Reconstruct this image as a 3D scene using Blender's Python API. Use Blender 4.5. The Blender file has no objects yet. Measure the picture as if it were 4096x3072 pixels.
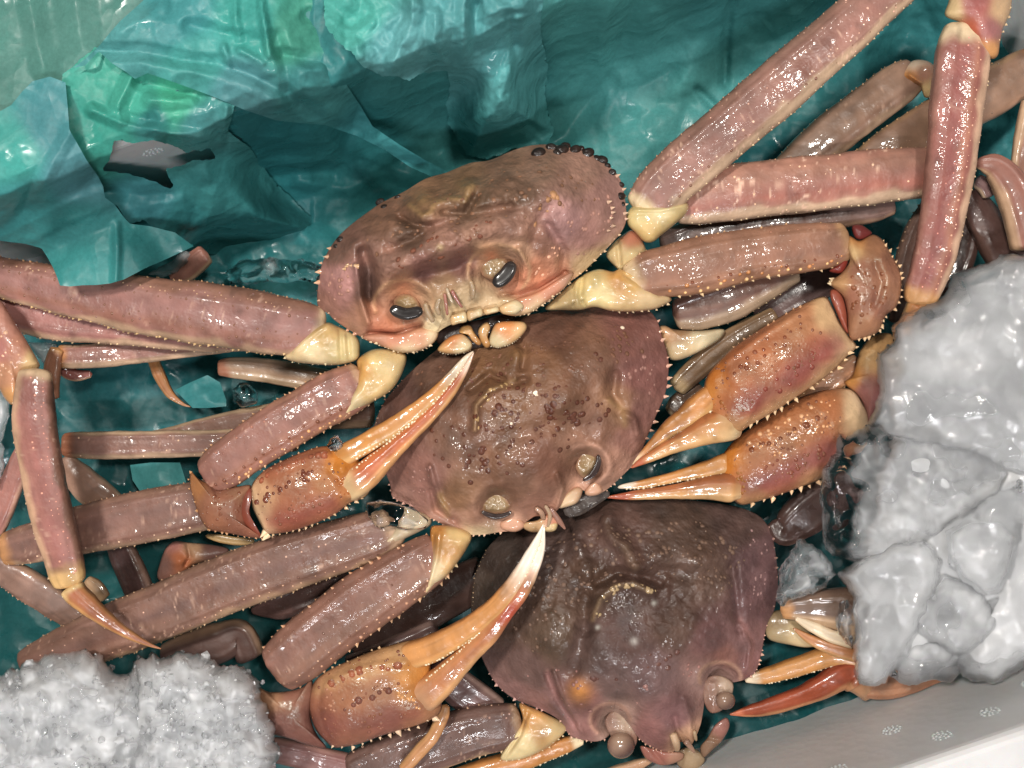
import bpy, math, random
import numpy as np
from mathutils import Vector

# ---------------------------------------------------------------- scene, camera, light
sc = bpy.context.scene
U = 0.0001                      # 1 layout unit = 0.1 mm
H = 4600.0                      # camera height above the z = 0 plane, in layout units
cam = bpy.data.cameras.new("camera"); cam.sensor_width = 36.0; cam.lens = 36.0 * H / 4096.0
cam.clip_start = 0.01; cam.clip_end = 20.0
camo = bpy.data.objects.new("camera", cam); sc.collection.objects.link(camo)
camo.location = (0, 0, H * U); sc.camera = camo

w = bpy.data.worlds.new("World"); sc.world = w; w.use_nodes = True
w.node_tree.nodes["Background"].inputs[0].default_value = (0.93, 0.97, 1.0, 1)
w.node_tree.nodes["Background"].inputs[1].default_value = 0.06

def lamp(name, loc, aim, size, power, col):
    l = bpy.data.lights.new(name, 'AREA'); l.shape = 'RECTANGLE'; l.size = size[0]; l.size_y = size[1]
    l.energy = power; l.color = col
    o = bpy.data.objects.new(name, l); sc.collection.objects.link(o)
    o.location = loc; d = Vector(aim) - Vector(loc)
    o.rotation_euler = d.to_track_quat('-Z', 'Y').to_euler()
lamp("counter_lamp", (-0.42, 0.34, 1.40), (0, 0, 0), (0.18, 0.10), 13.5, (1.0, 0.95, 0.88))
lamp("counter_lamp", (0.36, 0.24, 1.50), (0, 0, 0), (0.12, 0.12), 7.5, (1.0, 0.95, 0.88))
lamp("ceiling_fill", (0.10, -0.85, 1.80), (0, 0, 0), (0.7, 0.10), 17.0, (0.98, 0.98, 1.0))  # lamp set forward as added fill to brighten the torn hole and paper
sc.view_settings.view_transform = 'Standard'; sc.view_settings.look = 'None'
sc.view_settings.exposure = 0.1; sc.view_settings.gamma = 1.0; sc.view_settings.use_curve_mapping = False
sc.cycles.use_denoising = True
sc.cycles.max_bounces = 7; sc.cycles.transmission_bounces = 6; sc.cycles.transparent_max_bounces = 6; sc.cycles.diffuse_bounces = 3; sc.cycles.glossy_bounces = 3

# ---------------------------------------------------------------- numeric helpers
rng = np.random.default_rng(7)
def lin(c):
    c = np.asarray(c, float) / 255.0
    return np.where(c <= 0.04045, c / 12.92, ((c + 0.055) / 1.055) ** 2.4)
def W(P):
    """layout (u, v, z) -> world metres; u, v are measured in the z = 0 plane's scale as seen from above"""
    P = np.asarray(P, float); k = (H - P[..., 2]) / H
    return np.stack([(P[..., 0] - 2048) * k, -(P[..., 1] - 1536) * k, P[..., 2]], -1) * U
def sstep(x, a, b):
    t = np.clip((x - a) / (b - a), 0, 1); return t * t * (3 - 2 * t)
def _h(i, j, k, s):
    n = (i * 374761393 + j * 668265263 + k * 2147483647 + s * 1274126177) & 0xFFFFFFFF
    n = ((n ^ (n >> 13)) * 1274126177) & 0xFFFFFFFF
    return ((n ^ (n >> 16)) & 0xFFFF) / 32767.5 - 1.0
def noise(P, s=0):
    P = np.asarray(P, float); f = np.floor(P); i = f.astype(np.int64); t = P - f; t = t * t * (3 - 2 * t)
    r = 0
    for a in (0, 1):
        wa = t[..., 0] if a else 1 - t[..., 0]
        for b in (0, 1):
            wb = t[..., 1] if b else 1 - t[..., 1]
            for c in (0, 1):
                wc = t[..., 2] if c else 1 - t[..., 2]
                r = r + wa * wb * wc * _h(i[..., 0] + a, i[..., 1] + b, i[..., 2] + c, s)
    return r
def fbm(P, o=3, s=0):
    r = 0; a = 1.0
    for k in range(o):
        r = r + a * noise(np.asarray(P) * (2.03 ** k), s + k * 17); a *= 0.5
    return r
def n2(u, v, sc_, o=2, s=0):
    return fbm(np.stack([u / sc_, v / sc_, np.full_like(u, s * 3.7 + .5)], -1), o, s)
def _facet(u, v, lam, seed):
    """random heights joined by flat triangles: straight sharp creases"""
    r_ = np.random.default_rng(seed); t = r_.uniform(0, 6.28); cs, sn = math.cos(t), math.sin(t)
    x = (u * cs + v * sn) / lam + r_.uniform(0, 50); y = (v * cs - u * sn) / lam + r_.uniform(0, 50)
    wx = n2(u, v, lam * 3.5, 1, seed + 3) * .6; wy = n2(u, v, lam * 3.5, 1, seed + 4) * .6; x = x + wx; y = y * (.75 + .5 * r_.uniform()) + wy
    s = (x + y) * .366; i = np.floor(x + s).astype(np.int64); j = np.floor(y + s).astype(np.int64); fx = x + s - i; fy = y + s - j
    h = lambda a, b: _h(i + a, j + b, i * 0 + 3, seed)
    return np.where(fx > fy, h(0, 0) * (1 - fx) + h(1, 0) * (fx - fy) + h(1, 1) * fy, h(0, 0) * (1 - fy) + h(0, 1) * (fy - fx) + h(1, 1) * fx)
def crumple(u, v, lam, seed, n=3):
    return 1.5 * (_facet(u, v, lam, seed) + .45 * _facet(u, v, lam / 2.3, seed + 7))
def spline(P, step=None, n=None, closed=False):
    P = np.asarray(P, float)
    if closed: Q = np.vstack([P[-1], P, P[0], P[1]])
    else: Q = np.vstack([2 * P[0] - P[1], P, 2 * P[-1] - P[-2]])
    out = []
    m = len(Q) - 3
    t = np.linspace(0, 1, 24, endpoint=False)[:, None]
    for i in range(m):
        a, b, c, d = Q[i], Q[i + 1], Q[i + 2], Q[i + 3]
        out.append(.5 * (2 * b + (c - a) * t + (2 * a - 5 * b + 4 * c - d) * t ** 2 + (3 * b - a - 3 * c + d) * t ** 3))
    D = np.vstack(out + ([P[:1]] if closed else [P[-1:]]))
    dim = min(3, P.shape[1]) if not closed else 2
    L = np.concatenate([[0], np.cumsum(np.linalg.norm(np.diff(D[:, :dim], axis=0), axis=1))])
    if n is None: n = max(6, int(L[-1] / step))
    s = np.linspace(0, L[-1], n + (1 if closed else 0))
    if closed: s = s[:-1]
    return np.stack([np.interp(s, L, D[:, j]) for j in range(P.shape[1])], 1), s, L[-1]
def pdist(u, v, pl):
    """distance to a polyline, and the nearest point"""
    pl = np.asarray(pl, float); best = np.full(u.shape, 1e9); bu = np.zeros_like(u); bv = np.zeros_like(u)
    for (a, b), (c, d) in zip(pl[:-1, :2], pl[1:, :2]):
        l2 = (c - a) ** 2 + (d - b) ** 2 + 1e-9
        t = np.clip(((u - a) * (c - a) + (v - b) * (d - b)) / l2, 0, 1)
        x = a + t * (c - a); y = b + t * (d - b); q = np.hypot(u - x, v - y)
        m = q < best; best = np.where(m, q, best); bu = np.where(m, x, bu); bv = np.where(m, y, bv)
    return best, bu, bv
def inside(u, v, pl):
    r = np.zeros(u.shape, bool); n = len(pl)
    for i in range(n):
        x0, y0 = pl[i][:2]; x1, y1 = pl[(i + 1) % n][:2]
        if y0 == y1: continue
        c = ((y0 > v) != (y1 > v)) & (u < (x1 - x0) * (v - y0) / (y1 - y0) + x0); r ^= c
    return r
class TPS:
    def __init__(s, pts, lam=1e-3):
        p = np.asarray(pts, float); s.x = p[:, :2] / 1000; n = len(p)
        r2 = ((s.x[:, None] - s.x[None]) ** 2).sum(-1); K = .5 * r2 * np.log(r2 + 1e-12) + lam * np.eye(n)
        Q = np.hstack([np.ones((n, 1)), s.x]); A = np.block([[K, Q], [Q.T, np.zeros((3, 3))]])
        s.w = np.linalg.solve(A, np.concatenate([p[:, 2], np.zeros(3)]))
    def __call__(s, u, v):
        sh = u.shape; q = np.stack([u.ravel(), v.ravel()], 1) / 1000; n = len(s.x); o = np.zeros(len(q))
        for i in range(n):
            r2 = ((q - s.x[i]) ** 2).sum(1); o += s.w[i] * .5 * r2 * np.log(r2 + 1e-12)
        o += s.w[n] + q @ s.w[n + 1:]
        return o.reshape(sh)
def shep(u, v, cpts, p=3.0):
    """smooth colour field through points (u, v, rgb)"""
    num = np.zeros(u.shape + (3,)); den = np.zeros(u.shape)
    for a, b, c in cpts:
        wt = 1.0 / ((u - a) ** 2 + (v - b) ** 2 + 1600.0) ** p
        num += wt[..., None] * lin(c); den += wt
    return num / den[..., None]
def mixc(C, c, f):
    f = np.clip(f, 0, 1)[..., None]; return C * (1 - f) + (lin(c) if np.ndim(c) == 1 else c) * f

# ---------------------------------------------------------------- mesh collection
class MB:
    def __init__(s): s.V = []; s.F = []; s.C = []; s.n = 0
    def add(s, V, F, C):
        s.V.append(np.asarray(V, float)); s.C.append(np.broadcast_to(np.asarray(C, float), (len(V), 3)))
        for f in F: s.F.append((np.asarray(f) + s.n))
        s.n += len(V)
wl = {}
def place(o, loc, parent):
    pl = wl[parent.name] if parent else np.zeros(3)
    o.location = tuple(np.asarray(loc) - pl); wl[o.name] = np.asarray(loc, float)
    if parent: o.parent = parent
def tag(o, label=None, cat=None, group=None, kind=None):
    if label: o["label"] = label
    if cat: o["category"] = cat
    if group: o["group"] = group
    if kind: o["kind"] = kind
    return o
def empty(name, u, v, z, parent=None):
    o = bpy.data.objects.new(name, None); sc.collection.objects.link(o); o.empty_display_size = .01
    place(o, W(np.array([u, v, z])), parent); return o
def build(name, mb, mat, parent=None, smooth=True):
    V = np.vstack(mb.V); C = np.vstack(mb.C); c = (V.min(0) + V.max(0)) / 2
    me = bpy.data.meshes.new(name); me.vertices.add(len(V))
    me.vertices.foreach_set("co", (V - c).astype(np.float32).ravel())
    idx = np.concatenate([f.ravel() for f in mb.F]); cnt = np.concatenate([np.full(len(f), f.shape[1]) for f in mb.F])
    me.loops.add(len(idx)); me.loops.foreach_set("vertex_index", idx.astype(np.int32))
    me.polygons.add(len(cnt)); st = np.concatenate([[0], np.cumsum(cnt)[:-1]])
    me.polygons.foreach_set("loop_start", st.astype(np.int32))
    me.polygons.foreach_set("use_smooth", np.full(len(cnt), smooth))
    at = me.color_attributes.new("Col", 'FLOAT_COLOR', 'POINT')
    at.data.foreach_set("color", np.hstack([np.clip(C, 0, 1), np.ones((len(C), 1))]).astype(np.float32).ravel())
    me.update(calc_edges=True); me.validate(); me.materials.append(mat)
    o = bpy.data.objects.new(name, me); sc.collection.objects.link(o); place(o, c, parent); return o
def norms(G):
    """normals of a grid (n, m, 3) periodic in the second axis"""
    a = np.gradient(G, axis=0); b = np.roll(G, -1, 1) - np.roll(G, 1, 1)
    n = np.cross(b, a); return n / (np.linalg.norm(n, axis=-1, keepdims=True) + 1e-12)
def grid_faces(n, m, wrap=True):
    i, j = np.meshgrid(np.arange(n - 1), np.arange(m if wrap else m - 1), indexing='ij')
    i = i.ravel(); j = j.ravel(); k = (j + 1) % m
    return np.stack([i * m + j, i * m + k, (i + 1) * m + k, (i + 1) * m + j], 1)
def _frame(N):
    a = np.where(np.abs(N[:, :1]) < .8, np.array([[1., 0, 0]]), np.array([[0, 1., 0]]))
    t = np.cross(N, a); t /= np.linalg.norm(t, axis=1, keepdims=True); return t, np.cross(N, t)
def cones(mb, P, D, ln, wd, c0, c1, lean=None):
    """spines: P world points, D directions, ln / wd lengths in metres"""
    if len(P) == 0: return
    P = np.asarray(P); D = np.asarray(D); n = len(P)
    D = D / (np.linalg.norm(D, axis=1, keepdims=True) + 1e-9); t, b = _frame(D)
    ln = np.broadcast_to(ln, n)[:, None]; wd = np.broadcast_to(wd, n)[:, None]
    m = 6; rings = []
    for h, r in ((-.35, 1.25), (.1, 1.0), (.5, .5), (.85, .2)):
        for k in range(m):
            a = 2 * math.pi * k / m
            rings.append(P + D * ln * h + (t * math.cos(a) + b * math.sin(a)) * wd * r)
    tip = P + D * ln
    V = np.stack(rings + [tip], 1)
    F4 = []; F3 = []
    for r in range(3):
        for k in range(m):
            F4.append((r * m + k, r * m + (k + 1) % m, (r + 1) * m + (k + 1) % m, (r + 1) * m + k))
    for k in range(m): F3.append((3 * m + k, 3 * m + (k + 1) % m, 4 * m))
    off = (np.arange(n) * (4 * m + 1))[:, None, None]
    C = np.zeros((n, 4 * m + 1, 3)); C[:, :2 * m] = lin(c0); C[:, 2 * m:] = lin(c1)
    mb.add(V.reshape(-1, 3), [(np.array(F4)[None] + off).reshape(-1, 4), (np.array(F3)[None] + off).reshape(-1, 3)], C.reshape(-1, 3))
def domes(mb, P, N, r, c0, c1, hh=.75):
    """tubercles: low domes with a darker foot and their own top colour"""
    if len(P) == 0: return
    P = np.asarray(P); N = np.asarray(N); n = len(P); t, b = _frame(N); r = np.broadcast_to(r, n)[:, None]; m = 8; rings = []
    prof = ((1.7, -.15), (1.25, .06), (.85, .45), (.45, .72))
    for q, h in prof:
        for k in range(m):
            a = 2 * math.pi * k / m
            rings.append(P + N * r * h * hh / .75 + (t * math.cos(a) + b * math.sin(a)) * r * q)
    V = np.stack(rings + [P + N * r * hh], 1)
    F4 = []; F3 = []
    for q in range(3):
        for k in range(m): F4.append((q * m + k, q * m + (k + 1) % m, (q + 1) * m + (k + 1) % m, (q + 1) * m + k))
    for k in range(m): F3.append((3 * m + k, 3 * m + (k + 1) % m, 4 * m))
    off = (np.arange(n) * (4 * m + 1))[:, None, None]
    C = np.zeros((n, 4 * m + 1, 3)); C[:, :2 * m] = lin(c0); C[:, 2 * m:] = lin(c1)
    mb.add(V.reshape(-1, 3), [(np.array(F4)[None] + off).reshape(-1, 4), (np.array(F3)[None] + off).reshape(-1, 3)], C.reshape(-1, 3))

# ---------------------------------------------------------------- materials
def nodes(name):
    m = bpy.data.materials.new(name); m.use_nodes = True; nt = m.node_tree
    return m, nt, nt.nodes, nt.links, nt.nodes["Principled BSDF"]
def noise_node(N, L, scale, detail=3, rough=.55, src=None):
    n = N.new("ShaderNodeTexNoise"); n.inputs["Scale"].default_value = scale; n.inputs["Detail"].default_value = detail
    n.inputs["Roughness"].default_value = rough
    if src: L.new(src, n.inputs["Vector"])
    return n
def ramp(N, L, src, a, b, lo=0.0, hi=1.0):
    r = N.new("ShaderNodeMapRange"); r.inputs[1].default_value = a; r.inputs[2].default_value = b
    r.inputs[3].default_value = lo; r.inputs[4].default_value = hi; L.new(src, r.inputs[0]); return r
def shell_mat(name, rough=.3, bump=.3, var=.16, sss=0, coat=.6, film=0, bs=210, grain=.12):
    m, nt, N, L, b = nodes(name)
    g = N.new("ShaderNodeNewGeometry"); at = N.new("ShaderNodeVertexColor"); at.layer_name = "Col"
    n1 = noise_node(N, L, 110, 4, .6, g.outputs["Position"])
    a1 = ramp(N, L, n1.outputs["Fac"], .25, .75, 1 - var, 1 + var)
    mx = N.new("ShaderNodeVectorMath"); mx.operation = 'SCALE'; L.new(at.outputs["Color"], mx.inputs[0]); L.new(a1.outputs[0], mx.inputs["Scale"])
    L.new(mx.outputs[0], b.inputs["Base Color"])
    n3 = noise_node(N, L, bs, 3, .5, g.outputs["Position"]); n4 = N.new("ShaderNodeTexVoronoi"); n4.inputs["Scale"].default_value = 800
    L.new(g.outputs["Position"], n4.inputs["Vector"])
    ad = N.new("ShaderNodeMath"); ad.operation = 'MULTIPLY_ADD'; L.new(n4.outputs["Distance"], ad.inputs[0]); ad.inputs[1].default_value = -grain
    L.new(n3.outputs["Fac"], ad.inputs[2])
    bp = N.new("ShaderNodeBump"); bp.inputs["Strength"].default_value = bump; bp.inputs["Distance"].default_value = .0012
    L.new(ad.outputs[0], bp.inputs["Height"]); L.new(bp.outputs[0], b.inputs["Normal"]); L.new(bp.outputs[0], b.inputs["Coat Normal"])
    n5 = noise_node(N, L, 60, 3, .6, g.outputs["Position"]); rr = ramp(N, L, n5.outputs["Fac"], .3, .7, rough * .7, rough * 1.8)
    L.new(rr.outputs[0], b.inputs["Roughness"])
    if sss:
        b.inputs["Subsurface Weight"].default_value = sss; b.inputs["Subsurface Radius"].default_value = (1, .55, .35); b.inputs["Subsurface Scale"].default_value = .0025
    n6 = noise_node(N, L, 75, 4, .6, g.outputs["Position"]); cw = ramp(N, L, n6.outputs["Fac"], .46, .62, coat * .05, coat * 1.2); L.new(cw.outputs[0], b.inputs["Coat Weight"]); b.inputs["Coat Roughness"].default_value = .08; b.inputs["IOR"].default_value = 1.46; b.inputs["Specular IOR Level"].default_value = .42
    if film:
        b.inputs["Thin Film Thickness"].default_value = film; b.inputs["Thin Film IOR"].default_value = 1.38
    return m
M_shell = shell_mat("wet_shell", rough=.38, bump=.38, var=.22, bs=230, grain=.13)
M_smooth = shell_mat("smooth_shell", rough=.28, bump=.3, var=.14, bs=160, coat=.8, grain=.05)
M_rough = shell_mat("rough_carapace", rough=.42, bump=.62, var=.24, coat=.6, bs=240, grain=.16)
M_claw = shell_mat("claw_shell", rough=.34, bump=.42, var=.24, film=380, bs=260, grain=.14)
M_ivory = shell_mat("ivory_shell", rough=.28, bump=.2, var=.12, sss=.15)
M_egg = shell_mat("dull_egg", rough=.35, bump=.2, var=.3, coat=.4, grain=.1)
M_bead = shell_mat("dark_bead", rough=.15, bump=.03, var=.1, coat=.8, grain=0)

def paper_mat():
    m, nt, N, L, b = nodes("teal_paper")
    g = N.new("ShaderNodeNewGeometry"); at = N.new("ShaderNodeVertexColor"); at.layer_name = "Col"
    n1 = noise_node(N, L, 30, 3, .55, g.outputs["Position"]); a1 = ramp(N, L, n1.outputs["Fac"], .3, .7, .90, 1.10)
    n1b = noise_node(N, L, 700, 3, .65, g.outputs["Position"]); a1b = ramp(N, L, n1b.outputs["Fac"], .3, .7, .90, 1.10)
    mu = N.new("ShaderNodeMath"); mu.operation = 'MULTIPLY'; L.new(a1.outputs[0], mu.inputs[0]); L.new(a1b.outputs[0], mu.inputs[1])
    mx = N.new("ShaderNodeVectorMath"); mx.operation = 'SCALE'; L.new(at.outputs["Color"], mx.inputs[0]); L.new(mu.outputs[0], mx.inputs["Scale"])
    L.new(mx.outputs[0], b.inputs["Base Color"])
    n2_ = noise_node(N, L, 60, 3, .6, g.outputs["Position"]); rr = ramp(N, L, n2_.outputs["Fac"], .54, .66, .46, .17); L.new(rr.outputs[0], b.inputs["Roughness"])
    nd = noise_node(N, L, 45, 2, .5, g.outputs["Position"]); dv = N.new("ShaderNodeVectorMath"); dv.operation = 'MULTIPLY_ADD'; L.new(nd.outputs["Color"], dv.inputs[0]); dv.inputs[1].default_value = (.02,) * 3; L.new(g.outputs["Position"], dv.inputs[2])
    v1 = N.new("ShaderNodeTexVoronoi"); v1.inputs["Scale"].default_value = 62; L.new(dv.outputs[0], v1.inputs["Vector"])
    v2 = N.new("ShaderNodeTexVoronoi"); v2.inputs["Scale"].default_value = 150; L.new(dv.outputs[0], v2.inputs["Vector"])
    ad = N.new("ShaderNodeMath"); ad.operation = 'MULTIPLY_ADD'; L.new(v2.outputs["Distance"], ad.inputs[0]); ad.inputs[1].default_value = .35; L.new(v1.outputs["Distance"], ad.inputs[2])
    bp = N.new("ShaderNodeBump"); bp.inputs["Strength"].default_value = .30; bp.inputs["Distance"].default_value = .0035
    L.new(ad.outputs[0], bp.inputs["Height"]); L.new(bp.outputs[0], b.inputs["Normal"])
    b.inputs["Specular IOR Level"].default_value = .4
    tr = N.new("ShaderNodeBsdfTranslucent"); L.new(mx.outputs[0], tr.inputs["Color"]); L.new(bp.outputs[0], tr.inputs["Normal"])
    ms = N.new("ShaderNodeMixShader"); ms.inputs[0].default_value = .28
    L.new(b.outputs[0], ms.inputs[1]); L.new(tr.outputs[0], ms.inputs[2]); L.new(ms.outputs[0], N["Material Output"].inputs["Surface"])
    return m
M_paper = paper_mat()
def ice_mat(name, rough, milk, white):
    """frosted, partly milky ice over clear ice; the red channel of Col says how milky"""
    m, nt, N, L, b = nodes(name)
    g = N.new("ShaderNodeNewGeometry"); at = N.new("ShaderNodeVertexColor"); at.layer_name = "Col"; sp = N.new("ShaderNodeSeparateColor"); L.new(at.outputs["Color"], sp.inputs[0])
    n1 = noise_node(N, L, 70, 4, .6, g.outputs["Position"]); n3 = noise_node(N, L, 240, 3, .55, g.outputs["Position"])
    bp = N.new("ShaderNodeBump"); bp.inputs["Strength"].default_value = .22; bp.inputs["Distance"].default_value = .0010
    L.new(n3.outputs["Fac"], bp.inputs["Height"]); L.new(bp.outputs[0], b.inputs["Normal"])
    n4 = noise_node(N, L, 420, 2, .5, g.outputs["Position"]); b2 = N.new("ShaderNodeBump"); b2.inputs["Strength"].default_value = .8; b2.inputs["Distance"].default_value = .0012; L.new(n4.outputs["Fac"], b2.inputs["Height"])
    b.inputs["Base Color"].default_value = (.98, .99, 1.0, 1); b.inputs["Transmission Weight"].default_value = 1.0
    b.inputs["IOR"].default_value = 1.31; b.inputs["Roughness"].default_value = .03
    c = N.new("ShaderNodeBsdfPrincipled"); c.inputs["Base Color"].default_value = (white, white * 1.005, white * 1.02, 1); c.inputs["Roughness"].default_value = rough
    c.inputs["IOR"].default_value = 1.31; L.new(bp.outputs[0], c.inputs["Normal"])
    tw = ramp(N, L, n1.outputs["Fac"], .32, .68, min(1, 1 - milk + .2), max(0, 1 - milk - .2)); L.new(tw.outputs[0], c.inputs["Transmission Weight"])
    c.inputs["Coat Weight"].default_value = 1.0; c.inputs["Coat Roughness"].default_value = .02; c.inputs["Coat IOR"].default_value = 1.4; L.new(b2.outputs[0], c.inputs["Coat Normal"])
    ms = N.new("ShaderNodeMixShader"); L.new(sp.outputs[0], ms.inputs[0]); L.new(b.outputs[0], ms.inputs[1]); L.new(c.outputs[0], ms.inputs[2])
    L.new(ms.outputs[0], N["Material Output"].inputs["Surface"]); return m
M_ice = ice_mat("frosted_ice", .3, .55, .86); M_bed = ice_mat("milky_ice", .35, .95, .62); M_frost = ice_mat("grainy_ice", .3, .7, .86); M_snow = ice_mat("packed_ice", .4, 1.0, .88)
def foam_mat():
    m, nt, N, L, b = nodes("white_foam")
    g = N.new("ShaderNodeNewGeometry"); v = N.new("ShaderNodeTexVoronoi"); v.inputs["Scale"].default_value = 260; L.new(g.outputs["Position"], v.inputs["Vector"])
    n = noise_node(N, L, 25, 4, .6, g.outputs["Position"]); r = N.new("ShaderNodeValToRGB"); L.new(n.outputs["Fac"], r.inputs[0])
    r.color_ramp.elements[0].position = .3; r.color_ramp.elements[1].position = .7
    r.color_ramp.elements[0].color = (.62, .61, .60, 1); r.color_ramp.elements[1].color = (.74, .73, .73, 1); L.new(r.outputs[0], b.inputs["Base Color"])
    bp = N.new("ShaderNodeBump"); bp.inputs["Strength"].default_value = .12; bp.inputs["Distance"].default_value = .0006; L.new(v.outputs["Distance"], bp.inputs["Height"]); L.new(bp.outputs[0], b.inputs["Normal"])
    b.inputs["Roughness"].default_value = .42; b.inputs["Subsurface Weight"].default_value = .2; b.inputs["Subsurface Scale"].default_value = .004
    return m
M_foam = foam_mat()

# ---------------------------------------------------------------- generic organic shapes
CREAM = (226, 202, 160); ORANGE = (214, 140, 62); MAUVE = (168, 118, 108); BROWN = (140, 98, 80)
def st(mid, lo=CREAM, hi=None, lo0=.62, lo1=.9, hi0=.7, hi1=.98, c0=None, l0=0, c1=None, l1=0, bands=(), under=(214, 188, 150), spk=0.0, mot=.12, rings=()):
    return dict(rings=rings, mid=mid, lo=lo, hi=hi if hi else mid, lo0=lo0, lo1=lo1, hi0=hi0, hi1=hi1, c0=c0, l0=l0, c1=c1, l1=l1, bands=bands, under=under, spk=spk, mot=mot)
def seg(name, parent, pts, S, mat=None, flat=.5, e=3.0, m=44, step=7.0, cap0=.35, cap1=.35, roll=0.0, amp=2.0, sp=(), tb=(), scatter=0, scr=5, scc=None, ridges=(), keel=0.0, facet=True, tone=(.75, .675, .615)):
    """limb segment swept along (u, v, z, half width); +a is the right-hand side of travel"""
    P = np.array([p[:4] for p in pts], float); k = (H - P[:, 2]) / H
    X = np.stack([(P[:, 0] - 2048) * k, -(P[:, 1] - 1536) * k, P[:, 2], P[:, 3] * k], 1)
    Q, s, Ln = spline(X, step=step); Q[:, 3] = np.maximum(Q[:, 3], .5); n = len(Q)
    h0 = X[0, 3] * cap0 + 1e-3; h1 = X[-1, 3] * cap1 + 1e-3
    cf = np.sqrt(np.clip(1 - np.clip(1 - s / h0, 0, 1) ** 2, 0, 1)) * np.sqrt(np.clip(1 - np.clip(1 - (Ln - s) / h1, 0, 1) ** 2, 0, 1))
    wv = np.stack([s / 130.0, s * 0 + P[0, 0] * .01, s * 0 + 7.7], -1)
    r = np.maximum(Q[:, 3] * cf * (1 + .035 * noise(wv, 5)), .15)
    T = np.gradient(Q[:, :3], axis=0); T /= np.linalg.norm(T, axis=1, keepdims=True) + 1e-9
    B = np.cross(T, np.array([0, 0, 1.])); B /= np.linalg.norm(B, axis=1, keepdims=True) + 1e-9; Nn = np.cross(B, T)
    if roll:
        cr, sr = math.cos(roll), math.sin(roll); B, Nn = B * cr + Nn * sr, Nn * cr - B * sr
    th = np.linspace(0, 2 * math.pi, m, endpoint=False)
    ca = np.sign(np.cos(th)) * np.abs(np.cos(th)) ** (2 / e); sa = np.sign(np.sin(th)) * np.abs(np.sin(th)) ** (2 / e)
    ca2 = np.broadcast_to(ca, (n, m)); top = np.broadcast_to(np.sin(th), (n, m))
    hy = np.broadcast_to(sa * flat, (n, m)).copy()
    if facet and not ridges: ridges = ((.62, .07, .10), (-.55, .08, .09), (.05, .10, .05))
    for a0, wd, hg in ridges: hy += np.where(top > 0, np.exp(-((ca2 - a0) / wd) ** 2) * hg, 0)
    if keel: hy += np.where(top > 0, keel * (1 - np.abs(ca2)), 0)
    G = Q[:, None, :3] + r[:, None, None] * (B[:, None] * ca2[..., None] + Nn[:, None] * hy[..., None])
    Nm = norms(G); out = G - Q[:, None, :3]
    if ((Nm * out).sum(-1)).mean() < 0: Nm = -Nm
    G = G + Nm * (amp * fbm(G / 55.0, 3, 3) * np.clip(r / 30, 0, 1)[:, None])[..., None]
    # colour
    C = np.broadcast_to(lin(S['mid']), (n, m, 3)).copy()
    jit = noise(G / 60.0, 9) * .16; lo_ = tuple(.72 * np.array(S['lo']) + .28 * np.array(S['mid'])); hi_ = tuple(.72 * np.array(S['hi']) + .28 * np.array(S['mid']))
    for a0, wd, c, f in S['bands']: C = mixc(C, c, f * np.exp(-((ca2 - a0 + jit) / wd) ** 2))
    C = mixc(C, lo_, sstep(ca2 + jit, S['lo0'], S['lo1'])); C = mixc(C, hi_, sstep(-ca2 + jit, S['hi0'], S['hi1']))
    C = mixc(C, S['under'], sstep(-top, .15, .6))
    ss = np.broadcast_to(s[:, None], (n, m)) + noise(G / 40.0, 21) * 14
    ends = np.array(tone) * .35 + .55
    if S['c0']: C = mixc(C, (lin(S['c0']) * ends / np.array(tone))[None, None], 1 - sstep(ss, S['l0'] * .45, S['l0']))
    for fc, fw, rc, rf in S['rings']: C = mixc(C, (lin(rc) / np.array(tone) * .85)[None, None], rf * np.exp(-((ss / Ln - fc) / fw) ** 2) * sstep(ca2, -.7, .1))
    if S['c1']: C = mixc(C, (lin(S['c1']) * ends / np.array(tone))[None, None], 1 - sstep(Ln - ss, S['l1'] * .45, S['l1']))
    C = C * (1 + (S['mot'] + .05) * fbm(G / 80.0, 3, 14) + .14 * noise(G / 260.0, 15))[..., None]
    gl = C @ np.array([.35, .5, .15]); C = C * .80 + gl[..., None] * .20 * np.array([1.0, .98, .93])
    stk = noise(np.stack([ss / 170.0, ca2 * 7 + (top < 0) * 20, ss * 0 + P[0, 0] * .013], -1), 51) + .6 * noise(np.stack([ss / 60.0, ca2 * 15 + (top < 0) * 40, ss * 0 + P[0, 1] * .017], -1), 52)
    C = C * np.array(tone) * (1 + .13 * stk)[..., None]
    C = C * (1 - .28 * sstep(noise(G / 34.0, 16), .35, .8) * sstep(noise(G / 150.0, 17), -.1, .5))[..., None]
    if S['spk']:
        C = mixc(C, (232, 190, 165), S['spk'] * sstep(noise(G / 11.0, 40), .52, .75) * sstep(noise(G / 90.0, 41), -.1, .4))
    mb = MB()
    V = G.reshape(-1, 3); F = [grid_faces(n, m)]
    for ring, c_ in ((0, Q[0, :3]), (n - 1, Q[-1, :3])):
        idx = np.arange(m) + ring * m; F.append(np.stack([idx, np.roll(idx, -1), np.full(m, len(V))], 1) if ring else np.stack([np.roll(idx, -1), idx, np.full(m, len(V))], 1))
        V = np.vstack([V, c_[None]]); C = np.vstack([C.reshape(-1, 3), C[ring, :1].reshape(1, 3) if C.ndim == 3 else C[ring * m][None]])
    mb.add(V * U, F, C)
    # surface lookup
    def surf(si, a, up=True):
        j = np.clip((si / Ln * (n - 1)).astype(int), 0, n - 1)
        ang = np.arccos(np.clip(a, -1, 1)); q = (np.round(ang / (2 * math.pi) * m).astype(int)) % m
        if not up: q = (-q) % m
        return G[j, q] * U, Nm[j, q], T[j], r[j]
    r_ = np.random.default_rng(int(P[0, 0] * 3 + P[0, 1] * 7) % 99991)
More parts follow.
